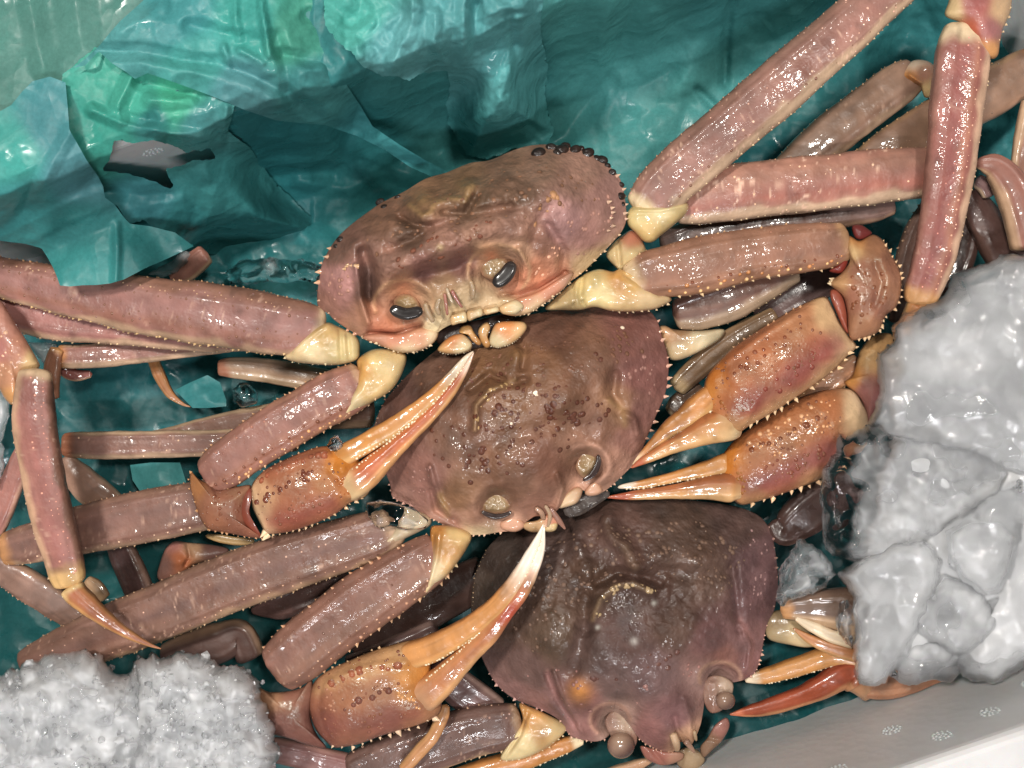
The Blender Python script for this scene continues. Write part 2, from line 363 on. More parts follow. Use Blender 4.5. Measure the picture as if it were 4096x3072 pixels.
    for row in sp:                                        # (across, from, to, spacing, length, width, colour)
        a, f0, f1, d, ll, ww, cc = row
        si = np.arange(f0 * Ln, f1 * Ln, d); si = si + r_.uniform(-.3, .3, len(si)) * d
        p, nn, tt, rr = surf(np.clip(si, 0, Ln), np.clip(a + r_.uniform(-.05, .05, len(si)), -1, 1))
        sz = .35 + .95 * r_.uniform(0, 1, len(si)) ** 1.3; sz = np.where(r_.uniform(0, 1, len(si)) < .18, .12, sz)
        cones(mb, p, nn + tt * .35, ll * .52 * sz * U, ww * .75 * (.5 + .5 * sz) * U, cc, tuple(np.array(cc) * .5 + np.array((240, 208, 168)) * .5))
    for row in tb:                                        # (across, from, to, spacing, radius, colour)
        a, f0, f1, d, rad, cc = row
        si = np.arange(f0 * Ln, f1 * Ln, d); si = si + r_.uniform(-.35, .35, len(si)) * d
        aa = a + r_.uniform(-.09, .09, len(si)); p, nn, tt, rr = surf(np.clip(si, 0, Ln), aa)
        domes(mb, p, nn, rad * .62 * r_.uniform(.4, 1.3, len(si)) * U, cc, tuple(np.clip(np.array(cc) * 1.15 + 18, 0, 255)))
    scatter = scatter // 2
    if scatter:
        si = r_.uniform(.03, .97, scatter) * Ln; aa = r_.uniform(-.92, .92, scatter); p, nn, tt, rr = surf(si, aa)
        col = scc if scc else tuple(np.array(S['mid']) * .75)
        domes(mb, p, nn, scr * .7 * r_.uniform(.4, 1.2, scatter) * U, col, tuple(np.clip(np.array(col) * 1.15 + 8, 0, 255)))
    return build(name, mb, mat or M_shell, parent)

def apply_feats(u, v, z, feats):
    for f in feats:
        if f[0] == 'g': z = z + f[4] * np.exp(-(((u - f[1]) ** 2 + (v - f[2]) ** 2) / f[3] ** 2))
        elif f[0] == 'l':
            d, _, _ = pdist(u, v, f[1]); z = z + f[3] * np.exp(-(d / f[2]) ** 2)
        elif f[0] == 't':
            d, _, _ = pdist(u, v, f[1]); z = z + f[3] * np.clip(1 - d / f[2], 0, 1)
    return z
def paint(u, v, C, cf):
    for f in cf:
        if f[0] == 'g': C = mixc(C, f[4], f[5] * np.exp(-(((u - f[1]) ** 2 + (v - f[2]) ** 2) / f[3] ** 2)))
        else:
            d, _, _ = pdist(u, v, f[1]); C = mixc(C, f[3], f[4] * np.exp(-(d / f[2]) ** 2))
    return C
def blob(name, parent, out, z=0, top=40, bot=40, mat=None, cp=None, feats=(), cf=(), c=None, na=120, nr=22, pw=2.2, qw=2.0, zp=None, under=None, edge=None,
         spl=(), tub=(), amp=2.0, ns=55.0, mot=.1, corner=False, rimdrop=0.0, jag=0.0, cloud=None, extra=None, dome=.6, tone=None):
    """solid grown from a closed outline (u, v[, z]): domed above and below; zp = height points that shape the top"""
    O = np.array([tuple(p) + ((z,) if len(p) == 2 else ()) for p in out], float)
    if corner: 
        Oc = np.vstack([O, O[:1]]); L = np.concatenate([[0], np.cumsum(np.linalg.norm(np.diff(Oc[:, :2], axis=0), axis=1))]); s = np.linspace(0, L[-1], na + 1)[:-1]
        R = np.stack([np.interp(s, L, Oc[:, j]) for j in range(3)], 1)
    else: R, s, _ = spline(O, n=na, closed=True)
    area = np.sum(R[:, 0] * np.roll(R[:, 1], -1) - np.roll(R[:, 0], -1) * R[:, 1])
    if area > 0: R = R[::-1].copy()
    if c is None:
        x, y = R[:, 0], R[:, 1]; cr = x * np.roll(y, -1) - np.roll(x, -1) * y; A = cr.sum() / 2
        c = (((x + np.roll(x, -1)) * cr).sum() / (6 * A), ((y + np.roll(y, -1)) * cr).sum() / (6 * A))
    c = np.array(c, float)
    if jag:
        dv = R[:, :2] - c; dn = dv / (np.linalg.norm(dv, axis=1, keepdims=True) + 1e-6)
        R[:, :2] += dn * (jag * (n2(R[:, 0], R[:, 1], 30.0, 3, 77) + .7 * n2(R[:, 0], R[:, 1], 9.0, 1, 78)))[:, None]
    rt = np.linspace(0, 1, nr) ** .8; rt[0] = 1e-3
    u = c[0] + (R[None, :, 0] - c[0]) * rt[:, None]; v = c[1] + (R[None, :, 1] - c[1]) * rt[:, None]
    rr = np.broadcast_to(rt[:, None], u.shape); zr = np.broadcast_to(R[None, :, 2], u.shape); zc = R[:, 2].mean()
    zb = zc * (1 - rr ** 2) + zr * rr ** 2
    tps = TPS(zp) if zp is not None else None
    def ztop(u, v, rr, zb):
        if tps is not None: zz = tps(u, v) - rimdrop * rr ** 10
        else: zz = zb + top * np.clip(1 - rr ** pw, 0, 1) ** (1 / qw)
        return apply_feats(u, v, zz, feats)
    zt = ztop(u, v, rr, zb)
    fin = sstep(rr, .02, .16)
    if extra is not None: zt = zt + extra(u, v) * (1 - rr ** 6) * fin
    zt = zt + amp * n2(u, v, ns, 3, 5) * (.25 + .75 * fin)
    rb = np.linspace(1, 0, max(6, nr // 2))[1:]; rb[-1] = 1e-3
    ub = c[0] + (R[None, :, 0] - c[0]) * rb[:, None]; vb = c[1] + (R[None, :, 1] - c[1]) * rb[:, None]
    zedge = zt[-1]; zbm = zedge[None] * rb[:, None] ** 2 + zedge.mean() * (1 - rb[:, None] ** 2) - bot * np.clip(1 - rb[:, None] ** pw, 0, 1) ** (1 / qw)
    uu = np.vstack([u, ub]); vv = np.vstack([v, vb]); zz = np.vstack([zt, zbm]); G = W(np.stack([uu, vv, zz], -1)); n, m = uu.shape
    C = shep(u, v, cp) if cp else np.broadcast_to(lin((180, 130, 110)), u.shape + (3,)).copy()
    C = paint(u, v, C, cf)
    if tone is None and cloud is None: tone = (.68, .585, .525) if mat is M_claw else (.82, .77, .68) if mat is M_ivory else (.82, .78, .74)
    if tone: C = C * np.array(tone)
    if edge: C = mixc(C, edge[0], sstep(rr, edge[1], edge[2]))
    if cloud is not None: C = np.repeat(cloud(u, v, rr)[..., None], 3, -1); Cb = np.repeat(C[-1:][:, :, :], len(rb), 0)
    else:
        C = C * (1 + mot * n2(u, v, 70.0, 3, 12))[..., None]
        Cb = np.broadcast_to(lin(under), ub.shape + (3,)) if under else np.repeat(C[-1:], len(rb), 0)
    C = np.vstack([C, Cb]); mb = MB(); mb.add(G.reshape(-1, 3), [grid_faces(n, m)], C.reshape(-1, 3))
    a_ = np.arctan2(R[:, 1] - c[1], R[:, 0] - c[0]); o_ = np.argsort(a_); rad = np.hypot(R[:, 0] - c[0], R[:, 1] - c[1])
    def zat(x, y):
        x = np.asarray(x, float); y = np.asarray(y, float); an = np.arctan2(y - c[1], x - c[0])
        ro = np.interp(an, a_[o_], rad[o_], period=2 * math.pi); q = np.clip(np.hypot(x - c[0], y - c[1]) / ro, 0, 1)
        ze = np.interp(an, a_[o_], R[o_, 2], period=2 * math.pi)
        return ztop(x, y, q, zc * (1 - q ** 2) + ze * q ** 2)
    def nat(x, y, d=6.0):
        gx = (zat(x + d, y) - zat(x - d, y)) / (2 * d); gy = -(zat(x, y + d) - zat(x, y - d)) / (2 * d)
        N_ = np.stack([-gx, -gy, np.ones_like(gx)], -1); return N_ / np.linalg.norm(N_, axis=-1, keepdims=True)
    r_ = np.random.default_rng(int(abs(O[0, 0] * 3 + O[0, 1])) % 99991)
    for pl, d, ll, ww, cc in spl:                         # spines along a line near the rim
        q, ss, L_ = spline(np.array(pl, float)[:, :2], step=d); nq = len(q); q = q + r_.uniform(-.2, .2, q.shape) * d
        dv = q - c; dn = dv / np.linalg.norm(dv, axis=1, keepdims=True); zq = zat(q[:, 0], q[:, 1]); N_ = nat(q[:, 0], q[:, 1])
        D = np.stack([dn[:, 0], -dn[:, 1], np.full(nq, .15)], -1) + N_ * .35; sz = .4 + .9 * r_.uniform(0, 1, nq) ** 1.2; sz = np.where(r_.uniform(0, 1, nq) < .1, .2, sz)
        cones(mb, W(np.stack([q[:, 0], q[:, 1], zq], -1)), D, ll * .56 * sz * U, ww * .75 * sz * U, cc, tuple(np.array(cc) * .5 + np.array((242, 214, 176)) * .5))
    for pl, d, rad_, cc in tub:                           # tubercles along a line, or a list of spots when d == 0
        q = np.array(pl, float)[:, :2]
        if d: q, ss, L_ = spline(q, step=d); q = q + r_.uniform(-.3, .3, q.shape) * d
        zq = zat(q[:, 0], q[:, 1]); N_ = nat(q[:, 0], q[:, 1])
        domes(mb, W(np.stack([q[:, 0], q[:, 1], zq], -1)), N_, rad_ * .8 * r_.uniform(.5, 1.3, len(q)) * U, cc, tuple(np.clip(np.array(cc) * 1.1 + 8, 0, 255)), hh=dome)
    o = build(name, mb, mat or M_shell, parent)
    return o, zat
def spots(poly, n, seed):
    r_ = np.random.default_rng(seed); p = np.array(poly, float)[:, :2]; a = p.min(0); b = p.max(0); out = []
    q = r_.uniform(a, b, (n * 4, 2)); k = inside(q[:, 0], q[:, 1], [tuple(x) for x in p]); return q[k][:n]

# ---------------------------------------------------------------- the foam box
DA = math.atan2(0.322, 0.947)                # the box stands turned a little under the camera
ex = np.array([.947, .322]); ey = np.array([-.322, .947])      # world axes along the box (x right, y up the picture)
D_BACK, D_FRONT, D_RIGHT, D_LEFT = 1250., 1752., 2480., 2640.
Z0, Z1 = -700., 410.
box = empty("foam_box", 2048, 1536, Z0); tag(box, "white foam fish box with smooth grey inner wall and bright rim", "box")
def bxy(a, b): return ex * a + ey * b
def slab(name, corners_lo, corners_hi, z0, z1, parent, bev=.004):
    mb = MB(); V = [tuple(c) + (z0,) for c in corners_lo] + [tuple(c) + (z1,) for c in corners_hi]
    mb.add(np.array(V) * U, [np.array([(3, 2, 1, 0), (4, 5, 6, 7), (0, 1, 5, 4), (1, 2, 6, 5), (2, 3, 7, 6), (3, 0, 4, 7)])], lin((225, 224, 224)))
    o = build(name, mb, M_foam, parent, smooth=False)
    b = o.modifiers.new("round_edges", 'BEVEL'); b.width = bev; b.segments = 4; b.limit_method = 'ANGLE'
    return o
TH = 330.; FL = 34.                          # wall thickness, flare
def wall(x0, x1, y0, y1, side):
    lo = [bxy(x0, y0), bxy(x1, y0), bxy(x1, y1), bxy(x0, y1)]
    q = dict(b=(0, 0, FL, 0), f=(0, 0, 0, -FL), r=(FL, 0, 0, 0), l=(0, -FL, 0, 0))[side]
    hi = [bxy(x0 + q[0], y0 + q[2]), bxy(x1 + q[1], y0 + q[2]), bxy(x1 + q[1], y1 + q[3]), bxy(x0 + q[0], y1 + q[3])]
    return slab("wall", lo, hi, Z0 + 2, Z1, box)
wall(-D_LEFT - TH, D_RIGHT + TH, D_BACK, D_BACK + TH, 'b')
wf = wall(-D_LEFT - TH, D_RIGHT + TH, -D_FRONT - TH, -D_FRONT, 'f')
wall(D_RIGHT, D_RIGHT + TH, -D_FRONT + 3, D_BACK - 3, 'r'); wall(-D_LEFT - TH, -D_LEFT, -D_FRONT + 3, D_BACK - 3, 'l')
slab("floor", [bxy(-D_LEFT - TH, -D_FRONT - TH), bxy(D_RIGHT + TH, -D_FRONT - TH), bxy(D_RIGHT + TH, D_BACK + TH), bxy(-D_LEFT - TH, D_BACK + TH)],
     [bxy(-D_LEFT - TH, -D_FRONT - TH), bxy(D_RIGHT + TH, -D_FRONT - TH), bxy(D_RIGHT + TH, D_BACK + TH), bxy(-D_LEFT - TH, D_BACK + TH)], Z0 - 300, Z0, box)
def rosette(parent, a, z, side):
    """round moulding mark of the foam: a cluster of small raised dots on the wall"""
    r_ = np.random.default_rng(int(a * 3 + z) % 9999); P = []; 
    for ring, cnt in ((0, 1), (17, 6), (34, 12)):
        for k in range(cnt):
            t = 2 * math.pi * k / cnt + ring; P.append((a + ring * math.cos(t), z + ring * math.sin(t)))
    P = np.array(P) + r_.uniform(-2.5, 2.5, (len(P), 2)); t = (P[:, 1] - Z0) / (Z1 - Z0)
    y = (-(D_FRONT + FL * t)) if side == 'f' else (D_BACK + FL * t); n = np.array([-.322, .947]) * (1 if side == 'f' else -1)
    V = np.stack([ex[0] * P[:, 0] + ey[0] * y, ex[1] * P[:, 0] + ey[1] * y, P[:, 1]], -1) * U
    mb = MB(); domes(mb, V, np.tile(np.array([n[0], n[1], .05]) / np.linalg.norm([n[0], n[1], .05]), (len(V), 1)), r_.uniform(4, 6.5, len(V)) * U, (215, 214, 214), (240, 240, 240), hh=.8)
    build("moulding_mark", mb, M_foam, parent)
for a, z in ((980, 60), (1330, 190), (1560, 60), (1110, 250), (700, 240), (1800, 230), (1690, 330)): rosette(wf, a, z, 'f')
rosette(box, -1010, 215, 'b')
# the counter the box stands on
mb = MB(); mb.add(np.array([(-1.5, -1.5, 0), (1.5, -1.5, 0), (1.5, 1.5, 0), (-1.5, 1.5, 0)]) + np.array([0, 0, (Z0 - 304) * U]), [np.array([(0, 1, 2, 3)])], lin((190, 190, 192)))
tag(build("floor", mb, M_foam, None, smooth=False), kind="structure")

# ---------------------------------------------------------------- teal paper
TEAL = (62, 140, 140)
def zbase(u, v):
    n = (u - 2048) * -.322 + (v - 1536) * -.947; n = n + 10 + 26 * np.abs(np.sin(u / 190.0 + .6) * np.cos(u / 77.0 + v / 240.0))
    r = (u - 2048) * .947 - (v - 1536) * .322
    return np.maximum(np.interp(r, [1850, 2050, 2200, 2330, 2500], [-560, -480, -350, -200, -120]), np.interp(n, [-4000, 880, 1000, 1100, 1180, 1250, 1305, 1340, 1372, 1400, 1460, 1560, 4000], [-560, -545, -480, -330, -150, 90, 240, 335, 425, 490, 530, 545, 560]))
def sheet(name, label, out, zp, folds=(), step=8.0, holes=(), cr=((150, 14),), seed=1, col=TEAL, cp=None, rag=0.0, flat=None, off=None, rel=False, tuck=None):
    P = np.array(out, float); (u0, v0), (u1, v1) = P.min(0), P.max(0)
    us = np.arange(u0, u1 + step, step); vs = np.arange(v0, v1 + step, step); u, v = np.meshgrid(us, vs)
    def inn(u, v):
        m = inside(u, v, out)
        for h in holes: m &= ~inside(u, v, h)
        return m
    ins = inn(u, v); f = grid_faces(*u.shape, wrap=False); fi = ins.ravel()[f]; keep = fi.any(1) ; f = f[keep]
    use = np.zeros(u.size, bool); use[f.ravel()] = True
    uf, vf = u.ravel().copy(), v.ravel().copy(); mv = use & ~ins.ravel()
    rings = [list(map(tuple, out)) + [tuple(out[0])]] + [list(map(tuple, h)) + [tuple(h[0])] for h in holes]
    best = np.full(mv.sum(), 1e9); bu = uf[mv].copy(); bv = vf[mv].copy(); qu, qv = uf[mv].copy(), vf[mv].copy()
    for R in rings:
        d, x, y = pdist(qu, qv, R); m_ = d < best; best = np.where(m_, d, best); bu = np.where(m_, x, bu); bv = np.where(m_, y, bv)
    if rag: bu = bu + rag * n2(bu, bv, 14.0, 2, seed + 3); bv = bv + rag * n2(bu, bv, 14.0, 2, seed + 4)
    uf[mv] = bu; vf[mv] = bv
    idx = -np.ones(u.size, int); idx[use] = np.arange(use.sum()); f = idx[f]; uf = uf[use]; vf = vf[use]
    z = TPS(zp)(uf, vf)
    if rel: z = z + zbase(uf, vf)
    if off is not None:
        b_ = zbase(uf, vf) + off; z = np.where(z > b_, z, b_) + 12 * np.exp(-np.abs(z - b_) / 30)
    if tuck:
        d_, _, _ = pdist(uf, vf, tuck); b_ = zbase(uf, vf); z = b_ + 6 + (z - b_) * sstep(d_, 0, 170)
    z = apply_feats(uf, vf, z, folds); am = 1.0 if flat is None else flat(uf, vf)
    for lam, a in cr: z = z + am * a * crumple(uf, vf, lam, seed * 13 + int(lam))
    C = np.broadcast_to(lin(col), (len(uf), 3)).copy() if cp is None else shep(uf, vf, cp)  # tone points also paint in mint glow of light through the paper
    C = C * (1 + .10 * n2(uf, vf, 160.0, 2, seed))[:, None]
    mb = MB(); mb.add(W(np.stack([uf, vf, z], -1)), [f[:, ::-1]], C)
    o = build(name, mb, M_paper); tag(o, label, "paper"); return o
HOLE = [(455, 562), (480, 560), (520, 572), (620, 560), (700, 585), (745, 612), (775, 600), (800, 606), (840, 592), (866, 636), (820, 640), (770, 642), (720, 665), (665, 675),
        (672, 710), (700, 745), (682, 758), (620, 726), (500, 692), (405, 682), (438, 640), (448, 600)]
BIGHOLE = [(400, 530), (600, 520), (900, 520), (980, 560), (900, 660), (740, 720), (720, 790), (600, 760), (380, 720), (360, 600)]
LEFTGAP = [(-320, 900), (260, 940), (260, 1120), (120, 1180), (-320, 1100)]
z1 = [(2900, 3060, 180), (3400, 2840, 190), (4000, 2620, 190), (4300, 2560, 200), (2300, 3300, 100), (1000, 2500, 0), (2400, 2400, 0), (0, 2000, 0), (0, 3300, 40), (1200, 3300, 60), (3000, 2000, 0), (4300, 2000, 0), (4300, 1200, 0), (3900, 300, 0), (4300, 300, 0), (3000, 900, 0), (2000, 1400, 0), (0, 1400, 0), (0, 500, 0), (2000, 200, 0), (1000, 300, 0), (3300, -200, 0), (0, -200, 0)]
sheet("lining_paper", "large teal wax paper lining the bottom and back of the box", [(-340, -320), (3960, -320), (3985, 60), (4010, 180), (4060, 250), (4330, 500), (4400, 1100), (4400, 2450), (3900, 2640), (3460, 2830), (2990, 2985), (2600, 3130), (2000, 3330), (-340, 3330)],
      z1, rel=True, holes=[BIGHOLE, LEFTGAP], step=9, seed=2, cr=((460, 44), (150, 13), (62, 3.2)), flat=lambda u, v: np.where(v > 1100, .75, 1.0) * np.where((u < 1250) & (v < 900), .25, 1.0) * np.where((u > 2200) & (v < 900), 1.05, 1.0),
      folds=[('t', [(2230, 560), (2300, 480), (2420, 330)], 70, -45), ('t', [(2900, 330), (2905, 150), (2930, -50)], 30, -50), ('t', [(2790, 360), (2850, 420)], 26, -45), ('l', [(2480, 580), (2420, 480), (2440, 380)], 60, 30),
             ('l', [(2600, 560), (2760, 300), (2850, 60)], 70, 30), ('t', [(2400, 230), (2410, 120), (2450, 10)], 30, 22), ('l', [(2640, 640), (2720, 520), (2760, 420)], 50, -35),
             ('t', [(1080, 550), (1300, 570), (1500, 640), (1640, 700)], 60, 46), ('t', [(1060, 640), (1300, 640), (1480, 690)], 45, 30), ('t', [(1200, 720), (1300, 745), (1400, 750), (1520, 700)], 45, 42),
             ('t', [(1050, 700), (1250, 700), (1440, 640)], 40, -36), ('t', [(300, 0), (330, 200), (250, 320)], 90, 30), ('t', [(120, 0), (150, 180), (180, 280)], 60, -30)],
      cp=[(1000, 700, (52, 128, 132)), (1500, 600, (60, 138, 140)), (1700, 450, (80, 158, 158)), (2500, 300, (96, 176, 174)), (2400, 60, (100, 182, 178)), (2750, 350, (96, 174, 172)), (3000, 60, (84, 160, 160)), (3500, 150, (62, 134, 138)), (150, 150, (88, 138, 128)), (600, 1700, (44, 112, 116)), (600, 2300, (40, 104, 106)), (3000, 800, (40, 106, 112)), (2000, 300, (74, 146, 146)), (3500, 2700, (26, 84, 88)), (2000, 2900, (34, 92, 94)), (2000, 1600, (40, 104, 108))])  # floor teal darkened as less lit, upper teal raised against shade
# crumpled bunch at the top
sheet("crumpled_paper", "crumpled bunch of light teal paper with a ragged overhanging lower edge", [(1290, -300), (1294, 40), (1305, 110), (1350, 165), (1420, 225), (1445, 262), (1500, 292), (1540, 306), (1590, 302), (1640, 324), (1672, 296), (1735, 286), (1790, 282), (1800, 340), (1788, 420), (1795, 500), (1830, 560), (1870, 620), (1950, 640), (2060, 590), (2180, 600), (2215, 520), (2180, 400), (2190, 260), (2160, 120), (2200, -300)],
      [(1290, -300, 560), (1300, 60, 420), (1430, 230, 400), (1640, 320, 360), (1790, 280, 330), (1800, 520, 140), (1900, 630, -60), (2180, 580, -70), (2190, 300, 170), (2160, 100, 300), (2200, -300, 520), (1700, 100, 470), (1600, 220, 440), (1950, 200, 340), (1950, 420, 190), (1700, -280, 600)],
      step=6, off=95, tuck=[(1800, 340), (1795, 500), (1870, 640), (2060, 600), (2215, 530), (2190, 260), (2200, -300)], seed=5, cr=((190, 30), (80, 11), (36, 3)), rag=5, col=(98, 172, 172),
      folds=[('t', [(1650, 0), (1650, 80), (1600, 190), (1560, 290)], 45, 40), ('t', [(1480, 90), (1420, 140), (1430, 215)], 34, 30), ('t', [(1860, 0), (1850, 140), (1855, 260)], 40, 42), ('t', [(1905, 20), (1900, 190)], 34, -46),
             ('t', [(1740, 60), (1735, 160), (1780, 250)], 36, 36), ('t', [(2060, 230), (2000, 400), (1970, 460)], 46, 34), ('t', [(2070, 470), (2075, 300), (2040, 60)], 30, -34), ('t', [(1800, 560), (1960, 540), (2100, 535)], 40, 32)],
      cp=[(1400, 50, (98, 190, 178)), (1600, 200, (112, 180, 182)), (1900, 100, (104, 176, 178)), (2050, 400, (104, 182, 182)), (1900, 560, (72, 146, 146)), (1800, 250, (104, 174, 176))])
# upper left sheet that runs into a long fold
sheet("folded_paper", "teal paper sheet with a long diagonal fold running towards the topmost crab", [(292, 272), (340, 236), (400, 180), (440, 130), (480, 85), (570, 5), (640, -80), (700, -300), (1330, -300), (1262, -20), (1240, 60), (1290, 130), (1380, 210), (1425, 235), (1380, 330), (1440, 420), (1490, 505), (1600, 580), (1700, 640), (1800, 690),
      (1720, 704), (1640, 668), (1540, 600), (1430, 545), (1300, 500), (1200, 492), (1106, 482), (980, 440), (850, 385), (700, 330), (590, 292), (540, 316), (500, 285), (450, 255), (395, 205), (340, 262)],
      [(292, 272, 300), (400, 190, 350), (570, 5, 500), (640, -250, 620), (1300, -280, 580), (1240, 60, 420), (1420, 235, 300), (1440, 420, 190), (1600, 580, 40), (1800, 690, -130), (1640, 668, -60), (1430, 545, 60), (1200, 490, 140), (980, 440, 190), (700, 330, 260), (450, 255, 290), (700, 120, 440), (1000, 120, 430), (1100, 300, 310), (850, 300, 330)],
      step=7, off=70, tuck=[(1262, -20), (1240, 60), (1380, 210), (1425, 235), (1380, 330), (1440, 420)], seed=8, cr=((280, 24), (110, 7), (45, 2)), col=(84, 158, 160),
      folds=[('t', [(385, 205), (560, 208), (720, 238), (900, 262), (1000, 300), (1106, 352), (1225, 430), (1340, 510), (1500, 590), (1680, 680)], 45, -42), ('t', [(560, 245), (760, 285), (930, 340), (1100, 415), (1300, 470)], 70, 30),
             ('t', [(940, 0), (945, 100), (960, 150)], 26, 26), ('t', [(1045, 10), (1060, 110), (1075, 220)], 26, 36), ('t', [(960, 200), (1050, 250)], 22, 24), ('t', [(895, 190), (915, 260)], 24, 28), ('t', [(1110, 140), (1150, 300), (1155, 370)], 40, -34),
             ('t', [(1230, 60), (1400, 240)], 40, -20), ('t', [(480, 130), (600, 60), (640, 10)], 60, 26), ('t', [(760, 100), (960, 150)], 40, -26), ('t', [(1130, 220), (1300, 250), (1380, 320)], 40, -40)],
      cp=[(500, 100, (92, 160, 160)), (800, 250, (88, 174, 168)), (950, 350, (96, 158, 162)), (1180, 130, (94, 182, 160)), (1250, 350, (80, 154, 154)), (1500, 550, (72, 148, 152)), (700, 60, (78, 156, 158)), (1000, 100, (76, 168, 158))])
# torn sheet below it, with the hole that bares the foam
sheet("torn_paper", "teal paper torn open in a ragged hole that bares the grey foam", [(250, 300), (380, 190), (520, 200), (600, 230), (720, 270), (870, 310), (960, 350), (912, 520), (935, 545), (1000, 590), (1040, 645), (1075, 700), (1110, 740), (1150, 775), (1220, 850), (1290, 900), (1240, 965), (1080, 1015), (880, 1020), (740, 1000), (640, 930), (575, 880), (522, 897), (497, 866), (470, 824), (380, 792), (310, 700), (270, 650), (250, 560), (235, 470)],
      [(345, 330, 190), (520, 305, 230), (700, 360, 250), (915, 420, 220), (935, 545, 150), (1040, 645, 60), (1150, 775, -80), (1290, 900, -250), (1080, 1015, -330), (740, 1000, -190), (522, 897, 90), (418, 792, 150), (380, 650, 170), (330, 470, 170), (600, 450, 300), (800, 480, 270), (800, 800, 30), (600, 800, 110), (950, 900, -170)],
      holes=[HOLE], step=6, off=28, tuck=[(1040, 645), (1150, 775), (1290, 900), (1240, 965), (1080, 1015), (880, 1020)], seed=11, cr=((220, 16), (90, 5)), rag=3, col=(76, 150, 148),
      folds=[('t', [(370, 440), (480, 490), (570, 510), (700, 535), (880, 565)], 36, 42), ('t', [(480, 470), (470, 420), (500, 360), (525, 310)], 44, 40), ('t', [(480, 470), (560, 500), (600, 480)], 40, -30), ('t', [(600, 400), (700, 405), (760, 395)], 40, 34),
             ('t', [(905, 430), (900, 520)], 26, 30), ('t', [(560, 330), (640, 345), (800, 390)], 40, -34), ('t', [(410, 765), (560, 780), (690, 770)], 40, -22), ('t', [(830, 700), (850, 800), (820, 900)], 60, 20), ('t', [(700, 660), (760, 780), (800, 860)], 50, -22), ('t', [(1060, 720), (1090, 760)], 30, 22)],
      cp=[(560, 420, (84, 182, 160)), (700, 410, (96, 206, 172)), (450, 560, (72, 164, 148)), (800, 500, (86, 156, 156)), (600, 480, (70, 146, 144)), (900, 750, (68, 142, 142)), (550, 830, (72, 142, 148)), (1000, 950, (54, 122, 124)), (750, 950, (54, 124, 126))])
# left sheet that falls over the first leg
sheet("draped_paper", "smooth teal paper at the left, its corner draped over a crab leg", [(-320, 440), (0, 445), (45, 420), (90, 365), (130, 325), (200, 306), (262, 330), (272, 440), (278, 520), (310, 575), (346, 640), (392, 705), (412, 745), (420, 790), (462, 822), (490, 862), (520, 895), (600, 905), (700, 930), (775, 985), (700, 1020), (640, 1048), (590, 1068), (545, 1092), (495, 1118), (440, 1134), (385, 1140), (330, 1141), (280, 1146), (240, 1142), (228, 1108), (212, 1070), (190, 1030), (166, 993), (100, 975), (0, 963), (-320, 940)],
      [(-320, 440, 260), (0, 445, 260), (130, 325, 330), (262, 330, 300), (278, 520, 330), (346, 640, 320), (412, 745, 300), (520, 895, 210), (700, 930, 120), (775, 985, 60), (640, 1048, 150), (495, 1118, 200), (330, 1141, 215), (240, 1142, 215), (166, 993, 190), (0, 963, 180), (-320, 940, 180), (100, 700, 340), (250, 700, 380), (0, 850, 300), (250, 1000, 200), (400, 900, 250)],
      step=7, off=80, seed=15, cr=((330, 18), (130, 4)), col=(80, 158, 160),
      folds=[('t', [(-100, 1000), (0, 950), (200, 845), (320, 790), (412, 762)], 90, 46), ('t', [(-100, 1080), (140, 1040), (300, 960), (460, 900)], 80, -34), ('t', [(466, 900), (468, 1000), (464, 1120)], 26, 24), ('t', [(0, 870), (170, 740), (215, 640), (280, 530)], 40, 20), ('l', [(560, 900), (620, 960), (660, 1040)], 60, -30)],
      cp=[(50, 600, (82, 176, 166)), (200, 500, (84, 152, 158)), (300, 700, (96, 158, 166)), (100, 850, (76, 160, 160)), (300, 900, (62, 132, 132)), (330, 1080, (66, 148, 146)), (600, 1000, (52, 118, 118))])  # shading in the colour: down-facing side of the fold darker, lit sides lighter
# scraps lying on the bottom, left
sheet("paper_scrap", "small folded teal paper scrap beside the thin orange leg tip", [(700, 1560), (760, 1530), (830, 1500), (880, 1530), (905, 1600), (905, 1625), (830, 1632), (770, 1632)], [(700, 1560, -330), (880, 1530, -330), (905, 1620, -300), (770, 1632, -310), (800, 1570, -290)], step=7, seed=21, cr=((110, 7),), col=(66, 140, 142))
sheet("paper_fold", "teal paper fold between the crossed legs at the left", [(520, 1860), (600, 1850), (720, 1850), (745, 1930), (700, 1960), (560, 1965), (530, 1920)], [(520, 1860, -340), (720, 1850, -340), (745, 1930, -320), (560, 1965, -330), (640, 1900, -290)], step=8, seed=23, cr=((120, 8),), col=(76, 148, 148))

